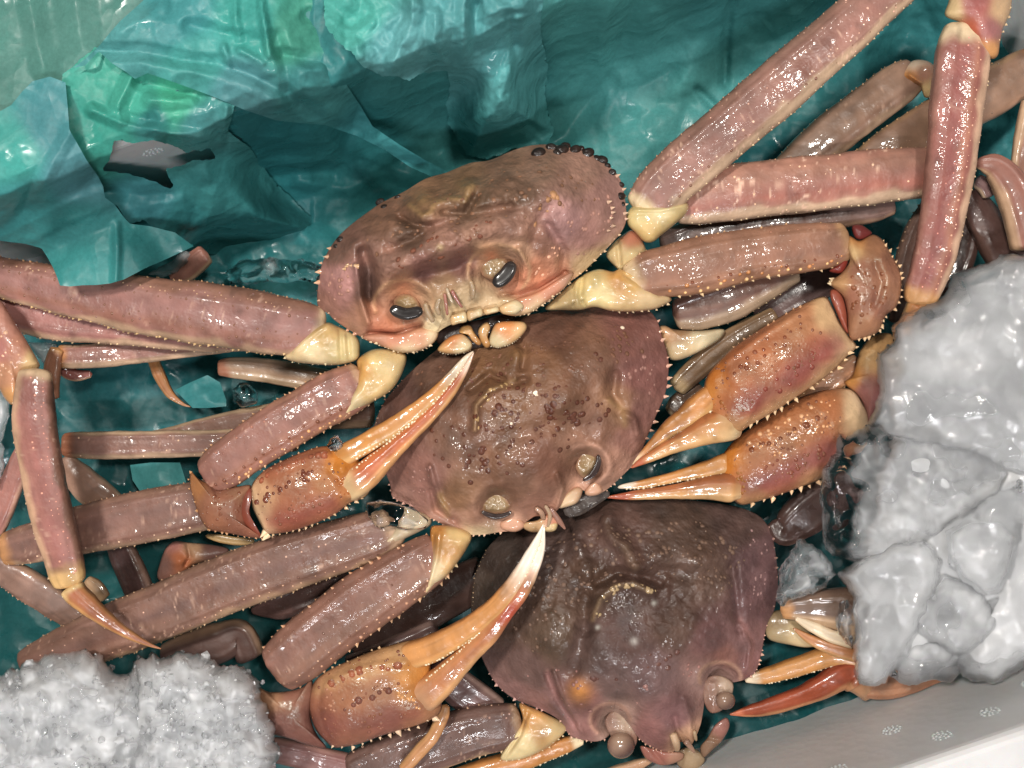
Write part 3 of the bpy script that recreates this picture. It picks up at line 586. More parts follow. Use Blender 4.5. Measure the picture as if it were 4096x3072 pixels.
# ---------------------------------------------------------------- ice
def gsolid(out, step, z0, top, bot, wd, relief, cloud, jag, seed):
    """solid over a free outline: rounded flanks, faceted top; returns (mesh builder, top height lookup)"""
    P = np.array(list(out) + [out[0]], float); L_ = np.concatenate([[0], np.cumsum(np.linalg.norm(np.diff(P, axis=0), axis=1))]); s = np.arange(0, L_[-1], step * 1.1)
    R = np.stack([np.interp(s, L_, P[:, k]) for k in (0, 1)], 1); t = np.roll(R, -1, 0) - np.roll(R, 1, 0); nn = np.stack([t[:, 1], -t[:, 0]], 1) / (np.linalg.norm(t, axis=1, keepdims=True) + 1e-6)
    R = R + nn * (jag * (n2(R[:, 0], R[:, 1], 34.0, 2, seed) + .5 * n2(R[:, 0], R[:, 1], 13.0, 1, seed + 1)))[:, None]; ring = [tuple(r) for r in R]
    (u0, v0), (u1, v1) = R.min(0), R.max(0); u, v = np.meshgrid(np.arange(u0, u1 + step, step), np.arange(v0, v1 + step, step))
    ins = inside(u, v, ring); f = grid_faces(*u.shape, wrap=False); f = f[ins.ravel()[f].any(1)]; use = np.zeros(u.size, bool); use[f.ravel()] = True
    uf, vf = u.ravel().copy(), v.ravel().copy(); mv = use & ~ins.ravel(); _, x, y = pdist(uf[mv], vf[mv], ring + ring[:1]); uf[mv] = x; vf[mv] = y
    idx = -np.ones(u.size, int); idx[use] = np.arange(use.sum()); f = idx[f]; uf = uf[use]; vf = vf[use]; rim = mv[use]
    d, _, _ = pdist(uf, vf, np.vstack([R[::3], R[:1]])); d = np.where(rim, 0, d)
    def prof(d):
        t = np.clip(d * (1 + .45 * _facet(uf, vf, wd * .9, seed + 21)) / wd, 0, 1); return np.sqrt(1 - (1 - t) ** 2)
    zt = z0 + top * prof(d) + relief(uf, vf) * np.clip(d / wd, 0, 1); zb = z0 - bot * prof(d) + .5 * relief(uf + 777, vf) * np.clip(d / wd, 0, 1)
    n = len(uf); bi = np.where(rim, np.arange(n), n + np.cumsum(~rim) - 1); V = np.vstack([W(np.stack([uf, vf, zt], -1)), W(np.stack([uf, vf, zb], -1))[~rim]])
    cl = cloud(uf, vf, d); C = np.repeat(np.concatenate([cl, cl[~rim]])[:, None], 3, 1)
    mb = MB(); mb.add(V, [f[:, ::-1], bi[f]], C); return mb, (uf, vf, zt)
def chips(name, parent, uf, vf, zt, n, s0, s1, pw, seed, cl0, mat, lift=0.0):
    """loose splinters of ice lying in the surface of a mound"""
    r_ = np.random.default_rng(seed); k = r_.choice(len(uf), n, replace=False)
    q = np.stack([uf[k] + r_.uniform(-5, 5, n), vf[k] + r_.uniform(-5, 5, n), zt[k] + r_.uniform(-7, 2, n) + lift], -1); p = W(q)
    t = (1 + 5 ** .5) / 2; base = np.array([(-1, t, 0), (1, t, 0), (-1, -t, 0), (1, -t, 0), (0, -1, t), (0, 1, t), (0, -1, -t), (0, 1, -t), (t, 0, -1), (t, 0, 1), (-t, 0, -1), (-t, 0, 1)]) / 1.9
    F = np.array([(0, 11, 5), (0, 5, 1), (0, 1, 7), (0, 7, 10), (0, 10, 11), (1, 5, 9), (5, 11, 4), (11, 10, 2), (10, 7, 6), (7, 1, 8), (3, 9, 4), (3, 4, 2), (3, 2, 6), (3, 6, 8), (3, 8, 9), (4, 9, 5), (2, 4, 11), (6, 2, 10), (8, 6, 7), (9, 8, 1)])
    A = r_.normal(size=(n, 3, 3)); Q_, _ = np.linalg.qr(A); st_ = r_.uniform(.5, 1.3, (n, 1, 3)); s = (s0 + (s1 - s0) * r_.uniform(0, 1, (n, 1, 1)) ** pw) * U
    V = p[:, None] + np.einsum('nkj,nij->nki', base[None] * st_ * r_.uniform(.7, 1.2, (n, 12, 1)), Q_) * s; off = (np.arange(n) * 12)[:, None, None]
    mb = MB(); mb.add(V.reshape(-1, 3), [(F[None] + off).reshape(-1, 3)], np.repeat(r_.uniform(cl0, 1.0, (n, 1)), 12, 0).reshape(-1, 1) * np.ones((1, 3)))
    return tag(build(name, mb, mat, parent, smooth=False), kind="stuff")
def ice(name, label, out, z, top, bot, cloudc, seed, na=0, nr=0, lam=150, am=18, fine=5, jag=8, group=None, c=None, step=8.0, wd=60.0, mat=None, splinters=0, clear=None):
    def rel(u, v): return am * .75 * crumple(u, v, lam, seed) + am * .16 * _facet(u, v, 52.0, seed + 5)
    def cl(u, v, d): return np.clip(cloudc + .3 * n2(u, v, lam * .9, 3, seed + 8) - .4 * (1 - np.clip(d / 34, 0, 1)) + (0 if clear is None else -.95 * (1 - sstep(u + .25 * v + 45 * n2(u, v, 70.0, 2, 5), clear, clear + 190))), 0, 1)
    mb, (uf, vf, zt) = gsolid(out, step, z, top, bot, wd, rel, cl, jag, seed); o = build(name, mb, mat or M_ice); tag(o, label, "ice", group)
    if splinters:
        d, _, _ = pdist(uf, vf, np.array(list(out) + [out[0]], float)); k = (d < 110) | (n2(uf, vf, 120.0, 1, seed + 4) > .35)
        k &= (d > 8) & (uf < 4130); chips("ice_splinters", o, uf[k], vf[k], zt[k], splinters, 7, 30, 2.0, seed, 0.0, M_ice)
    return o
ice("ice_bed", "grey milky core of the ice pile under its clear chunks at the right", [(3575, 1430), (3630, 1310), (3760, 1245), (3850, 1150), (3990, 1085), (4300, 1070), (4300, 2560), (4044, 2660), (3980, 2690), (3890, 2680), (3836, 2650), (3800, 2680), (3720, 2680), (3640, 2700), (3590, 2665), (3540, 2700), (3480, 2715), (3445, 2680), (3440, 2400), (3420, 2280), (3460, 2080), (3500, 1880), (3560, 1740), (3550, 1560)], 20, 120, 140, 1.0, 33, lam=210, am=34, step=9, mat=M_bed)
ice("ice_slab", "large cloudy ice slab piled on the crabs at the right", [(4300, 1010), (4096, 1020), (4020, 1020), (3960, 1040), (3870, 1070), (3800, 1110), (3790, 1150), (3720, 1212), (3620, 1240), (3590, 1290), (3560, 1310), (3575, 1360), (3510, 1410), (3508, 1500), (3520, 1570), (3490, 1640), (3475, 1700), (3550, 1760), (3700, 1800), (3900, 1830), (4000, 1900), (4300, 1950)],
    60, 150, 130, .42, 31, na=280, nr=70, lam=260, am=20, step=8)
ice("ice_lump", "broad cloudy ice lump with a clear cracked left edge below the slab", [(3430, 1710), (3400, 1738), (3352, 1735), (3336, 1800), (3292, 1880), (3280, 1980), (3287, 2080), (3286, 2175), (3330, 2222), (3440, 2260), (3600, 2240), (3800, 2120), (3980, 2010), (4060, 1900), (3980, 1800), (3800, 1740), (3600, 1700), (3500, 1700)],
    40, 150, 130, .40, 37, na=260, nr=64, lam=110, am=24, fine=8, clear=3800)
ice("ice_lump", "smooth frosted ice lump hanging over the open orange claw", [(3350, 2295), (3380, 2340), (3408, 2400), (3412, 2500), (3417, 2620), (3416, 2700), (3440, 2735), (3475, 2750), (3540, 2732), (3572, 2700), (3640, 2620), (3700, 2500), (3760, 2350), (3780, 2230), (3700, 2140), (3560, 2160), (3440, 2230)],
    60, 160, 150, .5, 41, lam=200, am=16)
ice("ice_chunk", "pointed clear ice chunk like a broken glass shard on top of the pile", [(3780, 2125), (3848, 2081), (3960, 1991), (4083, 1918), (4105, 1980), (4100, 2092), (4072, 2204), (4044, 2305), (3993, 2372), (3937, 2377), (3848, 2327), (3792, 2249)],
    190, 90, 80, .22, 43, lam=220, am=14)
ice("ice_chunk", "pinkish clear ice chunk at the right edge above the foam wall", [(3967, 2362), (4057, 2261), (4113, 2126), (4325, 2070), (4325, 2496), (4124, 2518), (3945, 2496), (3855, 2451)], 60, 100, 100, .25, 47, lam=160, am=18)
ice("ice_chunk", "grey ice chunk in the middle of the lower pile beside the frosted lump", [(3653, 2402), (3770, 2285), (3926, 2350), (4004, 2480), (3952, 2584), (3835, 2636), (3718, 2584), (3640, 2506)], 90, 90, 80, .3, 49, lam=150, am=16)
ice("ice_chunk", "rounded clear ice chunk touching the foam wall", [(3561, 2703), (3636, 2747), (3720, 2724), (3805, 2726), (3839, 2692), (3837, 2597), (3763, 2533), (3657, 2554), (3593, 2618)], 50, 90, 90, .25, 53, lam=120, am=14)
ice("ice_chunk", "wet ice chunk at the lower right corner of the pile", [(3830, 2692), (3880, 2722), (3980, 2736), (4044, 2702), (4110, 2660), (4300, 2600), (4300, 2440), (4100, 2460), (3950, 2500), (3840, 2580), (3810, 2630)], 40, 100, 100, .25, 57, lam=130, am=18)
ice("ice_chunk", "small icy clump beside the lowest crab's shell", [(3112, 2300), (3140, 2240), (3185, 2180), (3205, 2150), (3240, 2172), (3285, 2200), (3330, 2250), (3346, 2300), (3300, 2350), (3250, 2385), (3190, 2395), (3130, 2422), (3098, 2405)], -60, 80, 70, .3, 61, step=6, wd=34, lam=70, am=20, fine=9)
ice("ice_chunk", "thin clear ice sliver at the edge of the frosted lump", [(3342, 2480), (3355, 2420), (3385, 2396), (3410, 2420), (3418, 2520), (3412, 2600), (3380, 2580), (3350, 2540)], 20, 70, 60, .2, 63, step=6, wd=34, lam=60, am=14)
ice("ice_chunk", "small clear ice lump on the paper near a pale leg", [(930, 1560), (960, 1530), (1000, 1535), (1032, 1570), (1025, 1615), (970, 1632), (935, 1610)], -260, 60, 40, .15, 67, na=90, nr=26, step=6, wd=34, lam=50, am=10, fine=4, jag=4)
ice("ice_chunk", "wet ice flake lying on the long leg below the orange claw", [(1465, 2010), (1520, 1995), (1600, 2010), (1660, 2040), (1715, 2080), (1700, 2115), (1640, 2120), (1560, 2110), (1500, 2110), (1470, 2060)], 85, 22, 20, .12, 71, na=110, nr=30, step=6, wd=34, lam=60, am=6, fine=3, jag=5)
ice("ice_chunk", "tiny ice crumb resting on the upper orange claw", [(1305, 1785), (1325, 1750), (1350, 1742), (1372, 1765), (1378, 1795), (1340, 1806)], 175, 26, 20, .25, 73, na=60, nr=18, step=6, wd=34, lam=24, am=6, fine=4, jag=4)
ice("ice_chunk", "white ice lump wedged behind the legs at the left", [(110, 1365), (180, 1368), (230, 1376), (215, 1420), (175, 1460), (150, 1430)], -220, 60, 60, .8, 77, na=70, nr=20, step=6, wd=34, lam=50, am=8, jag=4)
ice("ice_chunk", "grey ice lump at the left border beside the bent leg", [(-200, 1480), (0, 1540), (40, 1600), (30, 1680), (12, 1760), (16, 1860), (-10, 1960), (-200, 1980)], -160, 70, 80, .6, 79, na=110, nr=30, step=6, wd=34, lam=80, am=12)
ice("ice_chunk", "white ice bits under the draped paper corner", [(585, 1100), (610, 1080), (640, 1065), (700, 1035), (740, 1000), (780, 1010), (760, 1060), (700, 1100), (650, 1110)], -260, 60, 60, .75, 83, na=80, nr=22, step=6, wd=34, lam=40, am=10, jag=5)
ice("ice_chunk", "dark wet ice bits between the paper and the topmost crab", [(900, 1090), (960, 1040), (1100, 1030), (1240, 1040), (1290, 1070), (1270, 1120), (1150, 1130), (1000, 1130), (920, 1140)], -300, 50, 50, .05, 87, na=120, nr=30, step=6, wd=34, lam=50, am=18, fine=8, jag=8)
# frosty crushed ice in the lower left corner: a mass of grains
def crushed(name, label, out, z, top, bot, seed, ncr, c):
    def rel0(u, v): return 20 * crumple(u, v, 160, seed) + 14 * n2(u, v, 80.0, 2, seed) + 11 * _facet(u, v, 44.0, seed + 2) + 5 * _facet(u, v, 19.0, seed + 3)
    def rel1(u, v): return rel0(u, v) + 10 * _facet(u, v, 52.0, seed + 12) + 6 * _facet(u, v, 24.0, seed + 13)
    one = lambda u, v, d: np.ones_like(u)
    def cl(u, v, d): return np.clip(.42 + .5 * n2(u, v, 60.0, 2, seed + 8) - .4 * (1 - np.clip(d / 60, 0, 1)), 0, 1)
    cx, cy = c; core = [(cx + (p[0] - cx) * .93, cy + (p[1] - cy) * .90) for p in out]
    mb, (uf, vf, zt) = gsolid(out, 7.0, z, top, bot, 130.0, rel1, cl, 18, seed); o = build(name, mb, M_frost)
    mb, (u2, v2, z2) = gsolid(core, 7.0, z - 6, top - 22, bot - 30, 130.0, rel0, one, 14, seed + 1); k_ = build("ice_core", mb, M_snow, o)
    chips("ice_grains", o, uf, vf, zt, ncr, 5, 20, 2.4, seed, .1, M_frost)
    tag(o, label, "ice", kind="stuff"); return o
crushed("crushed_ice", "mound of frosty crushed white ice in the lower left corner", [(-300, 2680), (-100, 2700), (20, 2690), (100, 2650), (180, 2622), (260, 2607), (340, 2594), (395, 2615), (430, 2660), (470, 2682), (505, 2688), (540, 2660), (600, 2700), (640, 2900), (660, 3100), (640, 3360), (-300, 3360)], 60, 210, 160, 91, 420, (200, 2950))
crushed("crushed_ice", "lower heap of grainy crushed ice beside the bottom claw", [(500, 2690), (560, 2630), (650, 2620), (740, 2610), (800, 2612), (850, 2648), (950, 2652), (1000, 2690), (1042, 2730), (1060, 2800), (1086, 2850), (1090, 2900), (1102, 2960), (1110, 3020), (1108, 3080), (1100, 3350), (520, 3360), (440, 3000), (460, 2800)], 40, 200, 150, 95, 380, (760, 2980))

# ---------------------------------------------------------------- crabs
PINK = (186, 124, 114); LBR = (150, 108, 92); DBR = (96, 70, 64); GREY = (140, 112, 102); DKP = (98, 72, 72)
SPC = (222, 184, 142)
IV = [(0, 0, (226, 206, 164))]
def leg_style(mid, **k): return st(mid, **k)
S_mauve = st((172, 120, 112), lo=(228, 198, 156), hi=(158, 112, 92), lo0=.66, lo1=.9, hi0=.55, hi1=.9, bands=((.1, .3, (180, 122, 120), .5),), spk=.25)
S_pink = st((180, 122, 114), lo=(234, 210, 172), hi=(182, 132, 116), lo0=.55, lo1=.72, bands=((.15, .25, (188, 108, 100), .55), (-.5, .3, (186, 134, 122), .5)), spk=.7)
S_brown = st((150, 106, 94), lo=(222, 192, 150), hi=(164, 124, 104), lo0=.7, lo1=.95, hi0=.8, hi1=1.0, bands=((.1, .3, (138, 98, 92), .5),), spk=.3)
S_grey = st((150, 122, 106), lo=(206, 178, 142), hi=(160, 130, 106), lo0=.7, lo1=.95, spk=.25, mot=.2)
S_dark = st((88, 64, 60), lo=(128, 96, 84), hi=(92, 68, 62), lo0=.8, lo1=1.0, under=(120, 96, 80), mot=.2)
S_clawarm = st((166, 116, 96), lo=(196, 150, 112), hi=(176, 130, 104), lo0=.8, lo1=1.0, bands=((.2, .4, (160, 106, 92), .4),), spk=.2)
S_orange = st((206, 140, 72), lo=(226, 180, 110), hi=(196, 120, 56), bands=((0, .35, (192, 116, 58), .6),), under=(222, 180, 120))
def margin(z_, pts): return [(a, b, z_) for a, b in pts]
PAT = dict(sp_lo=lambda L, d=22: [(.99, .05, .97, d, 13, 6, SPC)], sp_hi=lambda L, d=26: [(-.99, .05, .97, d, 9, 5, (196, 150, 112))])

# ======================= topmost crab
c1 = empty("snow_crab", 1880, 1010, -100); tag(c1, "topmost pinkish brown crab facing the viewer with both grey eyes showing", "crab", "snow crabs heaped in the box")
OUT1 = [(1276, 1232, 110), (1268, 1190, 120), (1278, 1110, 150), (1292, 1045, 180), (1340, 962, 200), (1400, 902, 205), (1480, 842, 205), (1535, 806, 200), (1620, 764, 195), (1700, 716, 190), (1785, 690, 185), (1880, 652, 182), (1960, 640, 180), (2050, 602, 180), (2120, 582, 180),
        (2200, 578, 180), (2290, 592, 180), (2370, 618, 180), (2425, 655, 180), (2475, 705, 178), (2494, 765, 175), (2504, 830, 170), (2504, 885, 165), (2478, 938, 150), (2402, 1020, 145), (2330, 1090, 140), (2270, 1134, 145), (2230, 1172, 148), (2170, 1216, 150), (2118, 1250, 160),
        (2060, 1262, 170), (1995, 1246, 185), (1930, 1262, 190), (1870, 1280, 185), (1805, 1298, 175), (1752, 1330, 150), (1722, 1380, 140), (1662, 1406, 130), (1600, 1406, 122), (1530, 1382, 120), (1450, 1350, 120), (1400, 1322, 120), (1340, 1282, 118), (1312, 1254, 112)]
ZP1 = OUT1[::2] + [(1500, 950, 325), (1700, 850, 350), (1950, 760, 350), (2200, 710, 320), (2360, 760, 265), (1450, 1075, 300), (1600, 1010, 385), (1750, 955, 412), (1950, 895, 415), (2100, 855, 390), (2250, 870, 345), (2390, 870, 250), (2300, 1000, 240),
        (1620, 1085, 372), (1760, 1040, 372), (1900, 1005, 372), (1700, 1135, 305), (1850, 1085, 310), (1790, 1160, 280), (1625, 1230, 255), (2005, 1090, 268), (1800, 1232, 240), (1500, 1270, 225), (2120, 1130, 240), (1570, 1335, 180), (2200, 1070, 238), (1370, 1130, 262), (1460, 1175, 232), (1350, 1210, 190)]
arc = lambda cx, cy, rx, ry, a0, a1, n=14, rot=0: [(cx + rx * math.cos(t) * math.cos(rot) - ry * math.sin(t) * math.sin(rot), cy + rx * math.cos(t) * math.sin(rot) + ry * math.sin(t) * math.cos(rot)) for t in np.linspace(math.radians(a0), math.radians(a1), n)]
F1 = [('g', 1615, 1225, 78, -62), ('g', 1990, 1085, 82, -66), ('l', arc(1615, 1215, 120, 95, -200, -30), 20, 12), ('l', arc(1995, 1085, 125, 105, -200, 20), 20, 13), ('l', [(2075, 1000), (2100, 1060), (2090, 1110)], 16, 22),
      ('l', [(1455, 1010), (1480, 1080), (1478, 1180), (1500, 1240)], 26, -42), ('l', [(1425, 1070), (1440, 1180), (1470, 1290)], 16, 26), ('l', [(2190, 900), (2230, 960), (2260, 1010), (2250, 1080)], 20, -24), ('l', [(2190, 830), (2150, 900), (2130, 960)], 24, -16),
      ('l', [(1480, 1330), (1580, 1340), (1680, 1300)], 14, -24), ('l', [(2260, 1090), (2160, 1150), (2080, 1180), (2010, 1180)], 14, -20), ('l', [(1700, 1080), (1760, 1100), (1830, 1080), (1900, 1030)], 30, -18),
      ('l', [(1640, 820), (1690, 860), (1720, 850), (1740, 810), (1800, 790), (1860, 800), (1890, 740)], 24, 17), ('l', [(1600, 870), (1660, 900), (1720, 905)], 14, -22), ('l', [(1780, 850), (1860, 850), (1900, 790)], 16, -24), ('g', 1690, 800, 36, 22), ('g', 1860, 745, 34, 22), ('g', 1560, 900, 40, 16),
      ('l', [(1560, 1000), (1650, 960), (1750, 900), (1900, 855), (2040, 830)], 22, -26), ('g', 2000, 740, 90, 14), ('g', 2180, 760, 80, 16), ('g', 1420, 990, 50, 16), ('g', 1800, 1250, 50, -10)]
F1 += [('l', [(1560, 1080), (1700, 1015), (1850, 965), (2000, 920), (2080, 935)], 46, 22), ('l', [(1590, 1130), (1740, 1090), (1880, 1035)], 34, -26), ('l', [(1470, 1060), (1482, 1180)], 26, -22)]
F1 = [f[:-1] + (f[-1] * 1.7,) for f in F1]
CP1 = [(1350, 1000, (128, 92, 80)), (1340, 1150, (186, 132, 126)), (1380, 1130, (206, 150, 146)), (1300, 1200, (150, 106, 94)), (1450, 1150, (116, 86, 78)), (1560, 860, (136, 98, 80)), (1700, 800, (146, 108, 84)), (1850, 740, (142, 108, 84)), (1650, 930, (112, 84, 70)), (1900, 820, (112, 86, 70)), (2050, 760, (118, 88, 72)),
       (2150, 640, (140, 106, 90)), (2320, 700, (160, 120, 106)), (2050, 650, (138, 104, 86)), (2420, 800, (164, 122, 114)), (1560, 1050, (160, 118, 104)), (1750, 960, (158, 116, 102)), (1950, 900, (162, 120, 104)), (2060, 900, (154, 114, 100)), (1700, 1080, (146, 102, 94)), (1850, 1050, (150, 106, 96)), (2250, 900, (186, 140, 136)), (2350, 960, (180, 132, 124)), (2150, 980, (168, 120, 104)),
       (1760, 1140, (190, 150, 118)), (1620, 1160, (206, 158, 126)), (1950, 1030, (206, 160, 128)), (2100, 1010, (214, 168, 142)), (2160, 1070, (214, 150, 124)), (2080, 1150, (220, 150, 124)), (2200, 1150, (214, 156, 132)), (2380, 1040, (214, 180, 140)), (1530, 1310, (222, 146, 120)), (1650, 1330, (226, 160, 130)), (1480, 1240, (186, 134, 112)), (1600, 1390, (230, 196, 158)), (1720, 1340, (236, 212, 172)), (1800, 1240, (222, 194, 156)), (1900, 1190, (222, 190, 154)), (2060, 1240, (238, 214, 172)), (2150, 1220, (226, 186, 150)), (1450, 1340, (176, 128, 108)), (1560, 1240, (204, 152, 128))]
CF1 = [('g', 1560, 1290, 62, (232, 142, 104), .6), ('g', 2140, 1110, 72, (230, 140, 104), .6), ('g', 1600, 1165, 50, (226, 150, 112), .5), ('g', 2260, 900, 70, (196, 146, 146), .5), ('g', 1620, 1235, 62, (150, 104, 84), .7), ('g', 1985, 1090, 66, (150, 106, 86), .7), ('l', [(1590, 1125), (1740, 1085), (1890, 1030)], 34, (120, 82, 80), .6), ('l', [(1465, 1080), (1480, 1180)], 26, (104, 80, 74), .6), ('l', [(1640, 820), (1690, 860), (1720, 850), (1740, 810), (1800, 790), (1860, 800), (1890, 740)], 12, (186, 146, 100), .5), ('g', 1690, 800, 30, (178, 140, 96), .5), ('g', 1860, 745, 30, (178, 140, 96), .5), ('l', arc(1615, 1215, 120, 95, -200, 20), 8, (228, 178, 140), .6), ('l', arc(1995, 1085, 125, 105, -230, 40), 8, (230, 182, 144), .6),  # eye sockets and forehead valleys painted darker to stand for shade
       ('g', 1620, 1150, 40, (226, 140, 104), .5), ('g', 1960, 1020, 34, (226, 132, 96), .6), ('l', [(1480, 1330), (1580, 1340), (1680, 1300)], 7, (176, 110, 92), .6), ('l', [(2260, 1090), (2160, 1150), (2080, 1180)], 7, (186, 120, 100), .5), ('g', 1760, 990, 14, (214, 186, 140), .6)]
rim1 = [(1276, 1232), (1272, 1180), (1280, 1100), (1295, 1045), (1345, 965)]
o, zc1 = blob("carapace", c1, OUT1, zp=ZP1, bot=190, mat=M_rough, cp=CP1, feats=F1, cf=CF1, c=(1880, 1010), tone=(.84, .85, .80), dome=.4, na=420, nr=130, amp=5, ns=36, mot=.22, under=(206, 178, 140), rimdrop=10,
     extra=lambda u, v: 6 * n2(u, v, 22.0, 2, 61) * (1 - sstep(v + .38 * (u - 1880), 960, 1060)),
     spl=[(rim1, 30, 26, 10, (206, 158, 126)), ([(1312, 1254), (1345, 1284), (1400, 1322), (1450, 1350)], 26, 20, 9, (196, 146, 120)), ([(1450, 1350), (1530, 1382), (1600, 1405), (1660, 1404), (1720, 1380)], 20, 12, 7, (238, 206, 166)), ([(2478, 938), (2402, 1020), (2330, 1090), (2270, 1134), (2230, 1172), (2170, 1216), (2118, 1250)], 26, 16, 8, (226, 190, 152)),
          ([(2504, 880), (2500, 800), (2490, 750), (2470, 700)], 24, 22, 8, (206, 166, 142)), ([(2440, 810), (2450, 870), (2440, 920)], 40, 20, 8, (206, 166, 142)), ([(1430, 1065), (1400, 1060), (1375, 1075)], 18, 20, 9, (212, 166, 124))],
     tub=[(spots([(1380, 960), (1600, 820), (2000, 680), (2350, 640), (2440, 780), (2200, 860), (1900, 930), (1500, 1040)], 120, 3), 0, 6.5, (122, 86, 64)), (spots([(1560, 1060), (1700, 960), (1950, 880), (2080, 880), (1900, 980), (1650, 1080)], 24, 4), 0, 9, (120, 72, 54)),
          ([(2140, 900), (2190, 800), (2215, 780), (2190, 840), (2160, 835), (2230, 790)], 0, 12, (166, 120, 84)), (spots([(2240, 780), (2440, 760), (2470, 880), (2330, 1050), (2260, 950)], 26, 6), 0, 6, (166, 122, 108)), (spots([(1300, 1100), (1400, 1050), (1450, 1300), (1330, 1250)], 18, 8), 0, 6, (176, 128, 112)), (spots([(2180, 1000), (2240, 980), (2250, 1080), (2100, 1130)], 18, 9), 0, 6, (228, 170, 140))])
carap1 = o
# dark bead-like egg cases on the shell
for (x, y, r_) in [(2153, 613, 27), (2205, 590, 21), (2228, 612, 16), (2246, 600, 26), (2262, 584, 19), (2300, 600, 23), (2322, 594, 15), (2350, 614, 26), (2388, 634, 17), (2408, 640, 22), (2428, 662, 14), (2446, 690, 17), (2484, 738, 13), (2482, 785, 19), (2488, 815, 12), (1520, 808, 17), (1536, 828, 13), (1590, 790, 12), (1362, 958, 15), (1345, 985, 11)]:
    q = arc(x, y, r_ * 1.15, r_ * .85, 0, 330, 12, (x * 7 % 10) * .12 - .5)
    blob("egg_case", carap1, q, z=float(zc1(np.array([float(x)]), np.array([float(y)]))[0]) - 4, top=r_ * .7, bot=8, mat=M_egg, cp=[(x, y, (40, 32, 30)), (x + r_, y, (58, 44, 38))], na=20, nr=8, amp=3, ns=16, mot=.2)
def eye(parent, stalk, corn, z, cw, ks=.8, dark=(54, 52, 54), stop=30, zc=None, scol=(150, 122, 92)):
    e_ = empty("eye", stalk[0][0], stalk[0][1], z, parent)
    sx, sy = np.mean([p[0] for p in stalk]), np.mean([p[1] for p in stalk]); stalk = [(sx + (p[0] - sx) * ks, sy + (p[1] - sy) * ks) for p in stalk]
    blob("eyestalk", e_, stalk, z=z - 10, top=stop * .75, bot=30, mat=M_ivory, cp=[(stalk[0][0], stalk[0][1], scol)] + ([(np.mean([p[0] for p in stalk]), np.mean([p[1] for p in stalk]), (170, 146, 114))]), na=60, nr=16, amp=5, ns=20, edge=((150, 112, 88), .6, 1.0))  # brown rim paints a shading ring around the stalk
    seg("cornea", e_, [(a, b, (zc if zc else z + 14), w_ * cw * 1.12) for a, b, w_ in corn], st(dark, lo=(96, 92, 92), hi=(30, 28, 30), lo0=.75, lo1=.95, under=dark, mot=.1), mat=M_bead, flat=.5, m=24, step=5, cap0=1, cap1=1, amp=.4)
eye(c1, [(1560, 1200), (1585, 1172), (1625, 1165), (1665, 1178), (1690, 1210), (1690, 1240), (1650, 1250), (1600, 1245), (1568, 1232)], [(1568, 1222, .7), (1585, 1243, 1), (1625, 1256, 1.05), (1665, 1248, 1), (1688, 1232, .7)], 222, 21, zc=256)
eye(c1, [(1905, 1060), (1930, 1020), (1975, 1005), (2030, 1020), (2050, 1050), (2040, 1085), (2010, 1110), (1975, 1130), (1930, 1120), (1908, 1095)], [(1968, 1132, .6), (1992, 1125, 1), (2020, 1104, 1.1), (2040, 1072, 1), (2046, 1044, .6)], 240, 25, zc=276)
# feelers, mouth plates and mouth parts
for pts, col in (([(1778, 1172, 290, 9), (1784, 1215, 282, 11), (1790, 1262, 268, 9)], (214, 140, 122)), ([(1786, 1150, 296, 8), (1800, 1190, 292, 11), (1814, 1215, 288, 6)], (234, 214, 180)), ([(1806, 1160, 296, 12), (1828, 1200, 286, 11), (1850, 1232, 276, 8)], (206, 128, 116)), ([(1760, 1190, 272, 12), (1748, 1230, 262, 16), (1760, 1262, 252, 12)], (214, 188, 150)), ([(1880, 1120, 288, 14), (1892, 1160, 278, 18), (1888, 1200, 268, 12)], (214, 186, 146)), ([(1700, 1210, 262, 14), (1712, 1250, 252, 18), (1735, 1290, 240, 14)], (218, 190, 150))):
    pts = [(p[0], p[1], p[2] - 6, p[3] * .62) for p in pts]; col = tuple(np.array(col) * .9)
    seg("feeler", c1, pts, st(col, lo=col, under=col), mat=M_ivory, flat=.9, m=16, step=5, amp=1)
def plate(name, parent, out, z, top, cols, bot=24, tub=(), spl=(), mat=None, **k):
    cx = np.mean([p[0] for p in out]); cy = np.mean([p[1] for p in out])
    return blob(name, parent, out, z=z, top=top, bot=bot, mat=mat or M_ivory, cp=cols, na=64, nr=16, pw=4, qw=2.2, amp=1.5, tub=tub, spl=spl, **k)
W0 = (240, 224, 188)
for out in ([(1800, 1266), (1830, 1254), (1862, 1247), (1868, 1284), (1835, 1294), (1806, 1300)], [(1868, 1246), (1900, 1238), (1926, 1233), (1932, 1260), (1905, 1272), (1874, 1283)], [(1933, 1238), (1962, 1230), (1990, 1226), (1997, 1244), (1970, 1254), (1940, 1259)], [(1998, 1226), (2030, 1206), (2070, 1200), (2096, 1225), (2066, 1256), (2020, 1258), (2000, 1246)]):
    x0, y0 = out[0]; plate("mouth_plate", c1, out, 216, 28, [(x0, y0, (230, 196, 152)), (out[3][0], out[3][1], W0)])
plate("cheek_plate", c1, [(1446, 1350), (1500, 1334), (1590, 1336), (1690, 1308), (1746, 1318), (1752, 1345), (1722, 1382), (1662, 1408), (1600, 1409), (1530, 1386)], 150, 40, [(1500, 1350, (206, 150, 124)), (1600, 1350, (226, 150, 120)), (1680, 1340, (228, 166, 132)), (1735, 1340, (238, 214, 176)), (1620, 1402, (236, 208, 168))], mat=M_shell, spl=[([(1450, 1352), (1530, 1386), (1600, 1409), (1662, 1408), (1722, 1382)], 17, 14, 7, (238, 208, 168))])
